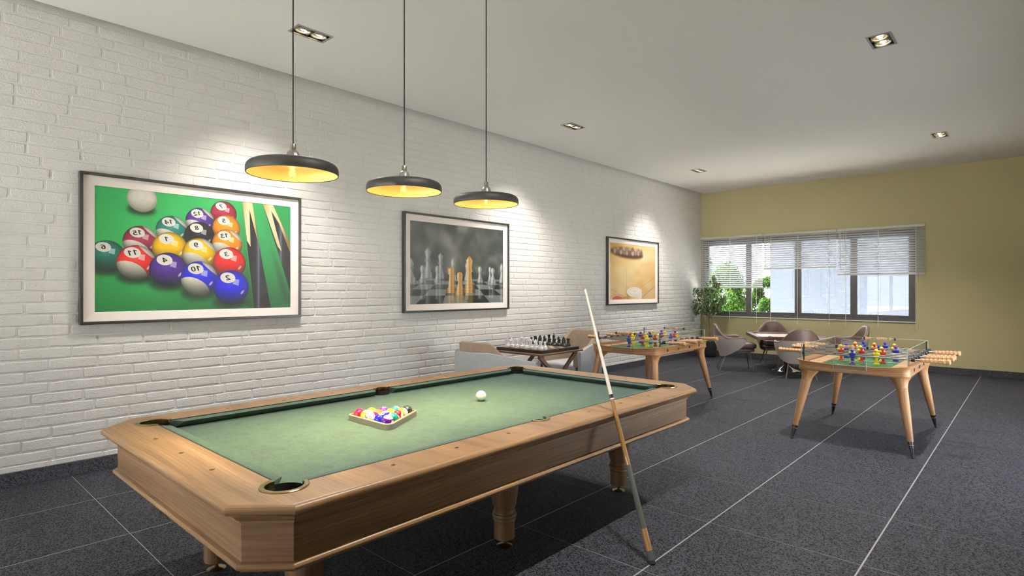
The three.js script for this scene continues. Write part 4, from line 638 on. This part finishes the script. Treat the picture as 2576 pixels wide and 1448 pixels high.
// ------------------------------------------------------------------ chess table, men and armchairs
const CT = { x: -5.01, z: -6.02 };
{
  const t = thing('chess_table', 'low taupe table with crossed legs under the chessboard', 'table', [CT.x, 0, CT.z]);
  const top = new THREE.Shape(); const a = 0.425, b = 0.46; top.moveTo(-a, -b); top.lineTo(a, -b); top.lineTo(a, b); top.lineTo(-a, b); top.closePath();
  part('tabletop', boxUV(new THREE.ExtrudeGeometry(top, { depth: 0.012, bevelEnabled: true, bevelThickness: 0.008, bevelSize: 0.014, bevelSegments: 2, bevelOffset: -0.014 }).rotateX(-Math.PI / 2).translate(0, 0.665, 0)), M.taupe, t);
  for (const s of [1, -1]) { part('leg', bar(V(s * 0.37, 0.655, 0.42), V(s * 0.37, 0.01, -0.36), 0.035, 0.05), M.taupe, t); part('leg', bar(V(s * 0.335, 0.655, -0.42), V(s * 0.335, 0.01, 0.36), 0.035, 0.05), M.taupe, t); }
  part('stretcher', boxAt(0.7, 0.03, 0.04, 0, 0.33, 0.025, 0.004), M.taupe, t);
  const bd = thing('chessboard', 'thick dark walnut chessboard lying on the taupe table', 'chessboard', [CT.x, 0.6855, CT.z]);
  part('board_base', box(0.80, 0.04, 0.80, 0.004).translate(0, 0.02, 0), M.walnut, bd);
  const sq = box(0.0835, 0.003, 0.0835);
  for (let i = 0; i < 8; i++) for (let j = 0; j < 8; j++) part('square', sq, (i + j) % 2 ? M.squareLight : M.squareDark, bd, [(i - 3.5) * 0.084, 0.0405, (j - 3.5) * 0.084]);
  const L = (pr) => lathe(pr, 24), base = [[0, 0], [0.034, 0], [0.035, 0.006], [0.035, 0.013], [0.031, 0.017], [0.031, 0.02], [0.033, 0.024], [0.031, 0.03], [0.022, 0.036]];
  const G = {
    pawn: L([...base, [0.014, 0.052], [0.011, 0.064], [0.017, 0.067], [0.012, 0.071], [0.016, 0.078], [0.0175, 0.086], [0.014, 0.096], [0, 0.1]]),
    rook: merge([L([...base, [0.018, 0.055], [0.016, 0.078], [0.02, 0.082], [0.023, 0.086], [0.023, 0.098], [0.015, 0.098], [0.015, 0.092], [0, 0.092]]), ...[0, 1, 2, 3, 4, 5].map((i) => box(0.01, 0.008, 0.009).translate(0.0185, 0.101, 0).rotateY(i * Math.PI / 3))]),
    bishop: L([...base, [0.017, 0.052], [0.013, 0.08], [0.02, 0.084], [0.013, 0.088], [0.016, 0.097], [0.0165, 0.104], [0.011, 0.115], [0.004, 0.12], [0.006, 0.124], [0.004, 0.128], [0, 0.129]]),
    queen: merge([L([...base, [0.018, 0.055], [0.013, 0.095], [0.021, 0.099], [0.014, 0.103], [0.015, 0.11], [0.022, 0.132], [0.017, 0.133], [0.012, 0.137], [0, 0.139]]), new THREE.SphereGeometry(0.006, 10, 8).translate(0, 0.142, 0), ...Array.from({ length: 8 }, (_, i) => new THREE.SphereGeometry(0.0035, 6, 5).translate(0.02, 0.133, 0).rotateY(i * Math.PI / 4))]),
    king: merge([L([...base, [0.018, 0.055], [0.014, 0.1], [0.022, 0.104], [0.014, 0.108], [0.015, 0.114], [0.021, 0.132], [0.018, 0.137], [0.006, 0.142], [0, 0.143]]), boxAt(0.006, 0.024, 0.006, 0, 0.154, 0), boxAt(0.018, 0.006, 0.006, 0, 0.156, 0)]),
    knight: (() => { const s = new THREE.Shape(); s.moveTo(-0.02, 0.032); s.lineTo(0.02, 0.032); s.quadraticCurveTo(0.026, 0.06, 0.017, 0.085); s.quadraticCurveTo(0.012, 0.105, -0.002, 0.112); s.lineTo(-0.005, 0.12); s.lineTo(-0.011, 0.11); s.quadraticCurveTo(-0.02, 0.1, -0.03, 0.084); s.lineTo(-0.027, 0.075); s.lineTo(-0.014, 0.079); s.quadraticCurveTo(-0.004, 0.074, -0.012, 0.058); s.quadraticCurveTo(-0.022, 0.045, -0.02, 0.032); return merge([L([...base, [0, 0.037]]), new THREE.ExtrudeGeometry(s, { depth: 0.012, bevelEnabled: true, bevelSize: 0.004, bevelThickness: 0.006, bevelSegments: 2 }).translate(0, 0, -0.006)]); })(),
  };
  const order = ['rook', 'knight', 'bishop', 'queen', 'king', 'bishop', 'knight', 'rook'], nth = ['first', 'second', 'third', 'fourth', 'fifth', 'sixth', 'seventh', 'eighth'];
  for (const [cname, m, back, pawns, turn] of [['white', M.pieceWhite, 7, 6, Math.PI / 2], ['black', M.pieceBlack, 0, 1, -Math.PI / 2]]) for (let i = 0; i < 8; i++) {
    const side = i < 4 ? 'nearer the brick wall' : 'nearer the pool cue', k = order[i], x = CT.x + (i - 3.5) * 0.084, y = 0.7277;
    const o = part('chess_' + k, G[k], m, scene, [x, y, CT.z + (back - 3.5) * 0.084], [0, turn, 0]);
    tag(o, k === 'queen' || k === 'king' ? (k === 'king' ? cname + ' chess king topped by a cross, in the ' + cname + ' back row' : cname + ' chess queen with crown beside the ' + cname + ' king') : cname + ' chess ' + k + ' on the half of the board ' + side, 'chess piece', cname + ' chess pieces');
    const p = part('chess_pawn', G.pawn, m, scene, [x, y, CT.z + (pawns - 3.5) * 0.084]); tag(p, cname + ' chess pawn, ' + nth[i] + ' from the brick wall in the ' + cname + ' pawn row', 'chess piece', cname + ' chess pieces');
  }
}
{
  const t = thing('armchair', 'grey and beige tub armchair behind the chessboard, facing the pool table', 'armchair', [-5.28, 0, -7.22], 0.02, 'tub armchairs at the chess table');
  const ctrl = [[-0.40, 0.40], [-0.385, 0.18], [-0.36, -0.1], [-0.325, -0.27], [-0.22, -0.39], [0, -0.415], [0.22, -0.39], [0.325, -0.27], [0.36, -0.1], [0.385, 0.18], [0.40, 0.40]].map(([x, z]) => V(x, 0, z));
  const curve = new THREE.CatmullRomCurve3(ctrl, false, 'centripetal'), n = 48;
  const shell = (t0, t1, yb, top, round) => { const rings = []; for (let i = 0; i <= n; i++) { const u = i / n, p = curve.getPointAt(u), g = curve.getTangentAt(u), nn = V(-g.z, 0, g.x); const q = (d, y) => V(p.x + nn.x * d, y, p.z + nn.z * d), T = top(u, p), B = typeof yb === 'function' ? yb(u, p) : yb, r = round; rings.push([q(t0 + 0.015, B), q(t0, B + 0.02), q(t0, T - r), q(t0 + r * 0.3, T - r * 0.3), q(t0 + r, T), q(t1 - r, T), q(t1 - r * 0.3, T - r * 0.3), q(t1, T - r), q(t1, B)]); } return loft(rings, { caps: true, crease: 0.7 }); };
  const sgn = (() => { const p = curve.getPointAt(0.5), g = curve.getTangentAt(0.5); return -g.x; })();   // inward is +z at the back
  const dir = V(-curve.getTangentAt(0.5).z, 0, curve.getTangentAt(0.5).x).z > 0 ? 1 : -1;
  const armTop = (p) => 0.595 + 0.165 * Math.min(1, Math.max(0, (0.4 - p.z) / 0.74));
  part('shell', shell(0, dir * 0.055, 0.13, (u, p) => armTop(p), dir * 0.014), M.sofaGrey, t);
  part('back_pad', shell(dir * 0.057, dir * 0.13, 0.36, (u, p) => armTop(p) - 0.02 + 0.13 * THREE.MathUtils.smoothstep(-p.z, -0.02, 0.33), dir * 0.03), M.suede, t);
  const seat = part('seat_cushion', boxUV(new RoundedBoxGeometry(0.64, 0.13, 0.66, 4, 0.045).translate(0, 0.345, 0.08)), M.sofaSeat, t);
  part('seat_base', box(0.66, 0.14, 0.66, 0.02).translate(0, 0.205, 0.07), M.sofaGrey, t);
  part('seam', merge([-0.15, 0.15].map((x) => tube([V(x, 0.865, -0.34), V(x * 1.02, 0.6, -0.286), V(x * 1.02, 0.4, -0.285)], 0.0025, 6))), M.taupe, t);
  for (const sx of [1, -1]) for (const sz of [1, -1]) part('leg', merge([rodBetween(V(sx * 0.27, 0.14, sz * 0.26), V(sx * 0.32, 0, sz * 0.33), 0.017, 0.01, 12)]), M.black, t);
  copyOf(t, [-4.99, 0, -5.08], Math.PI + 0.03, 'grey and beige tub armchair seen from behind, just beyond the pool table');
}

// ------------------------------------------------------------------ carrom table and chairs
const KT = { x: -3.41, z: -11.26, turn: R(29) };
{
  const t = thing('game_table', 'square wooden board-game table on a chrome trumpet foot', 'table', [KT.x, 0, KT.z], KT.turn), s = 0.6, y = 0.668;
  const q = (d, yy) => [V(-s + d, yy, -s + d), V(s - d, yy, -s + d), V(s - d, yy, s - d), V(-s + d, yy, s - d)];
  part('rim', boxUV(loft([q(0.12, y - 0.06), q(0.006, y - 0.06), q(0, y - 0.055), q(0, y - 0.004), q(0.004, y), q(0.085, y), q(0.088, y - 0.003), q(0.088, y - 0.03)], { crease: 0.5 })), M.carromWood, t);
  part('playing_board', new THREE.BoxGeometry(2 * s - 0.17, 0.012, 2 * s - 0.17).translate(0, y - 0.03, 0), new THREE.MeshPhysicalMaterial({ roughness: 0.3, map: canvasTex(512, 512, (g, w, h) => {
    g.fillStyle = '#e6d8cb'; g.fillRect(0, 0, w, h); g.strokeStyle = '#8a5b50'; g.lineWidth = 3; g.strokeRect(70, 70, w - 140, h - 140); g.strokeRect(92, 92, w - 184, h - 184); g.beginPath(); g.arc(w / 2, h / 2, 62, 0, 7); g.stroke();
    for (const [a, b] of [[0, 0], [1, 0], [0, 1], [1, 1]]) { g.fillStyle = '#b9544b'; g.beginPath(); g.arc(81 + a * (w - 162), 81 + b * (h - 162), 12, 0, 7); g.fill(); g.fillStyle = '#1b1513'; g.beginPath(); g.arc(22 + a * (w - 44), 22 + b * (h - 44), 20, 0, 7); g.fill(); }
  }) }), t);
  part('column', cyl(0.032, 0.032, 0.56, 24).translate(0, 0.33, 0), M.black, t);
  part('foot', lathe([[0.031, 0.12], [0.05, 0.1], [0.1, 0.062], [0.17, 0.028], [0.235, 0.01], [0.24, 0.004], [0.24, 0], [0, 0]], 48), M.chrome, t);
  for (const a of [0, 1, 2, 3]) part('bracket', box(0.35, 0.03, 0.03).translate(0.2, y - 0.075, 0), M.carromWood, t, [0, 0, 0], [0, a * Math.PI / 2 + Math.PI / 4, 0]);
  const C = (lx, lz) => [KT.x + lx * Math.cos(KT.turn) + lz * Math.sin(KT.turn), y - 0.0239, KT.z - lx * Math.sin(KT.turn) + lz * Math.cos(KT.turn)];
  const disc = lathe([[0, 0], [0.026, 0], [0.028, 0.002], [0.028, 0.011], [0.026, 0.013], [0, 0.013]], 28);
  tag(part('carrom_disc', disc, M.black, scene, C(-0.33, 0.28)), 'black game disc near the left corner of the game board', 'game disc', 'discs on the game board');
  tag(part('carrom_disc', disc, M.black, scene, C(0.06, 0.4)), 'black game disc near the front edge of the game board', 'game disc', 'discs on the game board');
  tag(part('carrom_disc', disc, M.redMan, scene, C(0.12, 0.2)), 'red game disc on the pale game board', 'game disc', 'discs on the game board');
}
{
  const t = thing('tub_chair', 'brown leather chair with pale shell standing left of the game table', 'chair', [0, 0, 0], 0, 'chairs around the game table');
  const S = THREE.MathUtils.smoothstep, amax = R(128), n = 56;
  const plan = (u, sc, out) => { const a = u * amax, e = 0.86, s = Math.sin(a), c = -Math.cos(a), x = Math.sign(s) * Math.pow(Math.abs(s), e), z = Math.sign(c) * Math.pow(Math.abs(c), e); return [x * (0.335 + out) * sc, z * ((z < 0 ? 0.335 : 0.25) + out) * sc + (1 - sc) * 0.06]; };
  const endDrop = (u) => Math.pow(Math.max(0, (Math.abs(u) - 0.84) / 0.16), 2.2);
  const top = (u) => 0.855 - 0.235 * S(Math.abs(u), 0.05, 0.54) + 0.008 * S(Math.abs(u), 0.6, 0.85) - 0.062 * endDrop(u);
  const bot = (u) => 0.255 + 0.02 * S(Math.abs(u), 0.2, 0.45) + 0.255 * Math.pow(S(Math.abs(u), 0.3, 1.12), 1.25) + 0.05 * endDrop(u), belt = (u) => Math.min(top(u) - 0.026, 0.645 - 0.035 * S(Math.abs(u), 0.4, 0.8));
  const sc = (y) => 0.74 + 0.26 * S(y, 0.2, 0.62) + 0.02 * S(y, 0.62, 0.86);
  const P = (u, y, out) => { const [x, z] = plan(u, sc(y), out); return V(x, y, z); };
  const build = (f) => { const rings = []; for (let i = 0; i <= n; i++) rings.push(f(-1 + 2 * i / n)); return loft(rings, { caps: true, crease: 0.8 }); };
  part('outer_shell', build((u) => { const b = bot(u), e = belt(u), p = []; for (let k = 0; k <= 8; k++) p.push(P(u, b + (e - b) * k / 8, 0.03)); for (let k = 8; k >= 0; k--) p.push(P(u, b + (e - b) * k / 8, 0.012)); return p; }), M.shellGrey, t);
  part('backrest', build((u) => { const b = Math.max(bot(u) + 0.004, 0.36 + 0 * u), e = belt(u), T = top(u), p = []; const lo = Math.min(b, T - 0.05);
    for (let k = 0; k <= 3; k++) p.push(P(u, lo + (e - lo) * k / 3 - 0.004, 0.011)); for (let k = 0; k <= 4; k++) p.push(P(u, e + (T - 0.018 - e) * k / 4, 0.032)); p.push(P(u, T - 0.006, 0.026)); p.push(P(u, T, 0.01)); p.push(P(u, T - 0.004, -0.008)); p.push(P(u, T - 0.016, -0.018)); for (let k = 6; k >= 0; k--) p.push(P(u, lo + (T - 0.03 - lo) * k / 6, -0.022)); return p; }), M.leather, t);
  const cushion = (w, d, h, r) => { const s = new THREE.Shape(), a = w / 2, b = d / 2, q = 0.13; s.moveTo(-a + q, -b); s.lineTo(a - q, -b); s.quadraticCurveTo(a, -b, a, -b + q); s.lineTo(a, b - q); s.quadraticCurveTo(a, b, a - q, b); s.lineTo(-a + q, b); s.quadraticCurveTo(-a, b, -a, b - q); s.lineTo(-a, -b + q); s.quadraticCurveTo(-a, -b, -a + q, -b); return toCreasedNormals(clean(new THREE.ExtrudeGeometry(s, { depth: h - 2 * r, bevelEnabled: true, bevelSize: r, bevelThickness: r, bevelSegments: 4, bevelOffset: -r, curveSegments: 10 }).rotateX(-Math.PI / 2).translate(0, r, 0)), 0.8); };
  part('seat_base', cushion(0.5, 0.56, 0.06, 0.02), M.leather, t, [0, 0.352, 0.055]); part('seat_cushion', cushion(0.515, 0.6, 0.092, 0.036), M.leather, t, [0, 0.412, 0.07]);
  for (const sx of [1, -1]) { part('leg', rodBetween(V(sx * 0.2, 0.36, 0.24), V(sx * 0.275, 0, 0.3), 0.013, 0.008), M.chairLeg, t); part('leg', rodBetween(V(sx * 0.17, 0.28, -0.17), V(sx * 0.24, 0, -0.29), 0.013, 0.008), M.chairLeg, t); }
  part('seat_frame', merge([bar(V(-0.2, 0.345, 0.24), V(-0.17, 0.3, -0.18), 0.02, 0.02), bar(V(0.2, 0.345, 0.24), V(0.17, 0.3, -0.18), 0.02, 0.02), bar(V(-0.2, 0.345, 0.24), V(0.2, 0.345, 0.24), 0.02, 0.02), bar(V(-0.18, 0.3, -0.16), V(0.18, 0.3, -0.16), 0.02, 0.02)]), M.chairLeg, t);
  const at = (a, d) => [KT.x + d * Math.sin(a), 0, KT.z + d * Math.cos(a)];               // a: bearing of the chair from the table
  const put = (o, a, d) => { o.position.set(...at(a, d)); o.rotation.set(0, a + Math.PI, 0); };
  const a0 = KT.turn; put(t, a0 - Math.PI / 2, 0.9);
  put(copyOf(t, undefined, undefined, 'brown leather chair with pale shell, its back to the window wall'), a0 + Math.PI, 0.88);
  put(copyOf(t, undefined, undefined, 'brown leather chair with pale shell seen from behind, before the game table'), a0, 0.82);
  put(copyOf(t, undefined, undefined, 'brown leather chair with pale shell right of the game table, facing left'), a0 + Math.PI / 2, 0.98);
}

// ------------------------------------------------------------------ potted tree
function leafCloud(pts, size, palette, edge, seedIn) {
  const pos = [], cols = []; let sd = seedIn; const r = () => { sd = (sd * 1664525 + 1013904223) >>> 0; return sd / 4294967296; };
  const e = new THREE.Euler(), m = new THREE.Matrix4(), q = V(0, 0, 0);
  for (const p of pts) {
    const s = size * (0.7 + 0.6 * r()); e.set(-0.5 - 0.9 * r(), r() * 6.28, (r() - 0.5) * 0.8, 'YXZ'); m.makeRotationFromEuler(e); m.setPosition(p);
    const mid = [[0, 0, 0], [0, 0.02, 0.5], [0, -0.03, 1]], L = [-0.27, 0.1, 0.38], Rr = [0.27, 0.1, 0.38], c = palette[Math.floor(r() * palette.length)], ed = edge && r() < 0.62 ? edge : c;
    const tri = (a, b, d, ca, cb, cd) => { for (const [v, k] of [[a, ca], [b, cb], [d, cd]]) { q.set(v[0] * s, v[1] * s, v[2] * s).applyMatrix4(m); pos.push(q.x, q.y, q.z); cols.push(...k); } };
    tri(mid[0], L, mid[1], c, ed, c); tri(L, mid[2], mid[1], ed, ed, c); tri(mid[0], mid[1], Rr, c, c, ed); tri(Rr, mid[1], mid[2], ed, c, ed);
  }
  const g = new THREE.BufferGeometry(); g.setAttribute('position', new THREE.Float32BufferAttribute(pos, 3)); g.setAttribute('color', new THREE.Float32BufferAttribute(cols, 3)); g.setAttribute('uv', new THREE.Float32BufferAttribute(new Array(pos.length / 3 * 2).fill(0), 2)); g.computeVertexNormals(); return g;
}
{
  const t = thing('potted_tree', 'variegated weeping fig in a dark round pot in the room corner', 'potted plant', [-5.38, 0, -12.47]);
  part('pot', lathe([[0, 0.0], [0.105, 0], [0.122, 0.02], [0.14, 0.1], [0.148, 0.22], [0.147, 0.3], [0.144, 0.335], [0.132, 0.337], [0.13, 0.3], [0, 0.3]], 40), M.pot, t);
  part('soil', cyl(0.13, 0.13, 0.02, 32).translate(0, 0.305, 0), M.soil, t);
  part('trunk', merge([tube([V(0.01, 0.3, 0), V(0.025, 0.5, 0.01), V(-0.01, 0.7, 0.0), V(-0.02, 0.88, 0.02), V(-0.07, 1.1, 0.05)], 0.014, 8), tube([V(0.01, 0.3, 0.01), V(-0.005, 0.5, -0.005), V(0.025, 0.72, 0.01), V(0.035, 0.92, 0), V(0.1, 1.2, 0.0)], 0.012, 8)]), M.bark, t);
  const tips = [], br = []; let sd = 77; const r = () => { sd = (sd * 1664525 + 1013904223) >>> 0; return sd / 4294967296; };
  const lobes = [[0, 1.22, 0, 0.29, 0.3], [0.17, 1.3, 0.05, 0.22, 0.24], [-0.12, 1.36, 0.02, 0.2, 0.2], [0.05, 1.5, 0, 0.17, 0.17], [0.1, 1.72, 0.02, 0.06, 0.09], [0.2, 1.58, 0.03, 0.12, 0.08], [-0.3, 1.42, 0.05, 0.12, 0.12], [-0.32, 1.13, 0.1, 0.14, 0.14], [0.27, 1.12, 0.1, 0.16, 0.17], [-0.12, 1.05, 0.12, 0.22, 0.14], [0.15, 1.0, 0.1, 0.18, 0.12], [-0.28, 0.98, 0.1, 0.08, 0.08], [0.35, 1.28, 0.05, 0.08, 0.14]];
  const ax2 = V(Math.cos(R(42.35)), 0, -Math.sin(R(42.35)));
  for (const [x, y, z, rr0, ry] of lobes) {
    const cx = x * 0.8, cz = -x * 0.35 + z; br.push(tube([V(0, 0.85, 0), V(cx * 0.5, (y + 0.85) / 2 + 0.05, cz * 0.5), V(cx, y, cz)], 0.004, 5));
    const nL = Math.round(1900 * rr0 * ry + 22); for (let i = 0; i < nL * 1.7; i++) { const a = r() * 6.28, b = Math.acos(2 * r() - 1), k = Math.pow(r(), 0.45); tips.push(V(Math.max(-0.29, cx + rr0 * k * Math.sin(b) * Math.cos(a)), y + ry * k * Math.cos(b), Math.max(-0.28, cz + rr0 * k * Math.sin(b) * Math.sin(a)))); }
  }
  part('branches', merge(br), M.bark, t);
  const f = part('foliage', leafCloud(tips, 0.062, [[0.035, 0.1, 0.022], [0.06, 0.15, 0.03], [0.02, 0.06, 0.015], [0.09, 0.19, 0.04]], [0.42, 0.45, 0.28], 5), M.leaf, t); f.userData.kind = 'stuff';
}

// ------------------------------------------------------------------ outside the window
{
  const b = thing('neighbouring_building', 'pale blue plastered building filling the view through the right panes', 'building', [0, -0.35, -16.2]);
  part('wall', boxUV(new THREE.BoxGeometry(14, 9, 4)).translate(-5.3 + 7, 4.5, -2), M.stucco, b);
  part('parapet', boxAt(14.2, 0.2, 4.2, 1.7, 9.1, -2, 0.02), M.stucco, b);
  const tree = (x, z, h, w, tall, label, s) => {
    const t = thing('garden_tree', label, 'tree', [x, -0.35, z], 0, 'trees in the garden outside'), pts = []; let sd = s; const r = () => { sd = (sd * 1664525 + 1013904223) >>> 0; return sd / 4294967296; };
    part('trunk', cyl(0.05, 0.09, h * 0.3, 8).translate(0, h * 0.15, 0), M.soil, t);
    const clumps = Array.from({ length: tall ? 26 : 46 }, (_, i) => { const v = r(), a = r() * 6.28, k = w * (tall ? Math.sqrt(1 - v) * 0.75 : Math.sqrt(Math.max(0.04, 1 - Math.pow(v * 1.05, 2))) * 0.8); return [k * Math.cos(a), h * (0.03 + 0.93 * v), k * Math.sin(a), w * (0.22 + 0.2 * r())]; });
    for (const [cx, cy, cz, q] of clumps) for (let i = 0; i < 520; i++) { const a = r() * 6.28, b2 = Math.acos(2 * r() - 1), k = Math.pow(r(), 0.35) * q; pts.push(V(cx + k * Math.sin(b2) * Math.cos(a), cy + k * 1.2 * Math.cos(b2), cz + k * Math.sin(b2) * Math.sin(a))); }
    const f = part('foliage', leafCloud(pts, 0.065, [[0.014, 0.045, 0.005], [0.025, 0.062, 0.008], [0.009, 0.028, 0.004], [0.036, 0.072, 0.01]], null, s), M.treeLeaf, t); f.userData.kind = 'stuff';
  };
  tree(-8.3, -18.6, 2.75, 0.92, 0, 'round green tree seen through the left window pane', 11); tree(-11.0, -20.9, 2.6, 0.9, 0, 'dense green tree half hidden by the potted fig', 12);
  tree(-6.8, -16.9, 2.45, 0.78, 0, 'bright green bush tree in the second window pane', 13); tree(-6.5, -19.3, 2.35, 0.55, 0, 'yellow-green bush at the edge of the blue building', 14);
  tree(-13.2, -26.5, 6.8, 0.8, 1, 'tall slim conifer behind the slats beside the brick wall', 15); tree(-10.7, -23.6, 5.9, 0.65, 1, 'tall slim conifer behind the middle of the left blind', 16);
}

renderer.render(scene, camera);
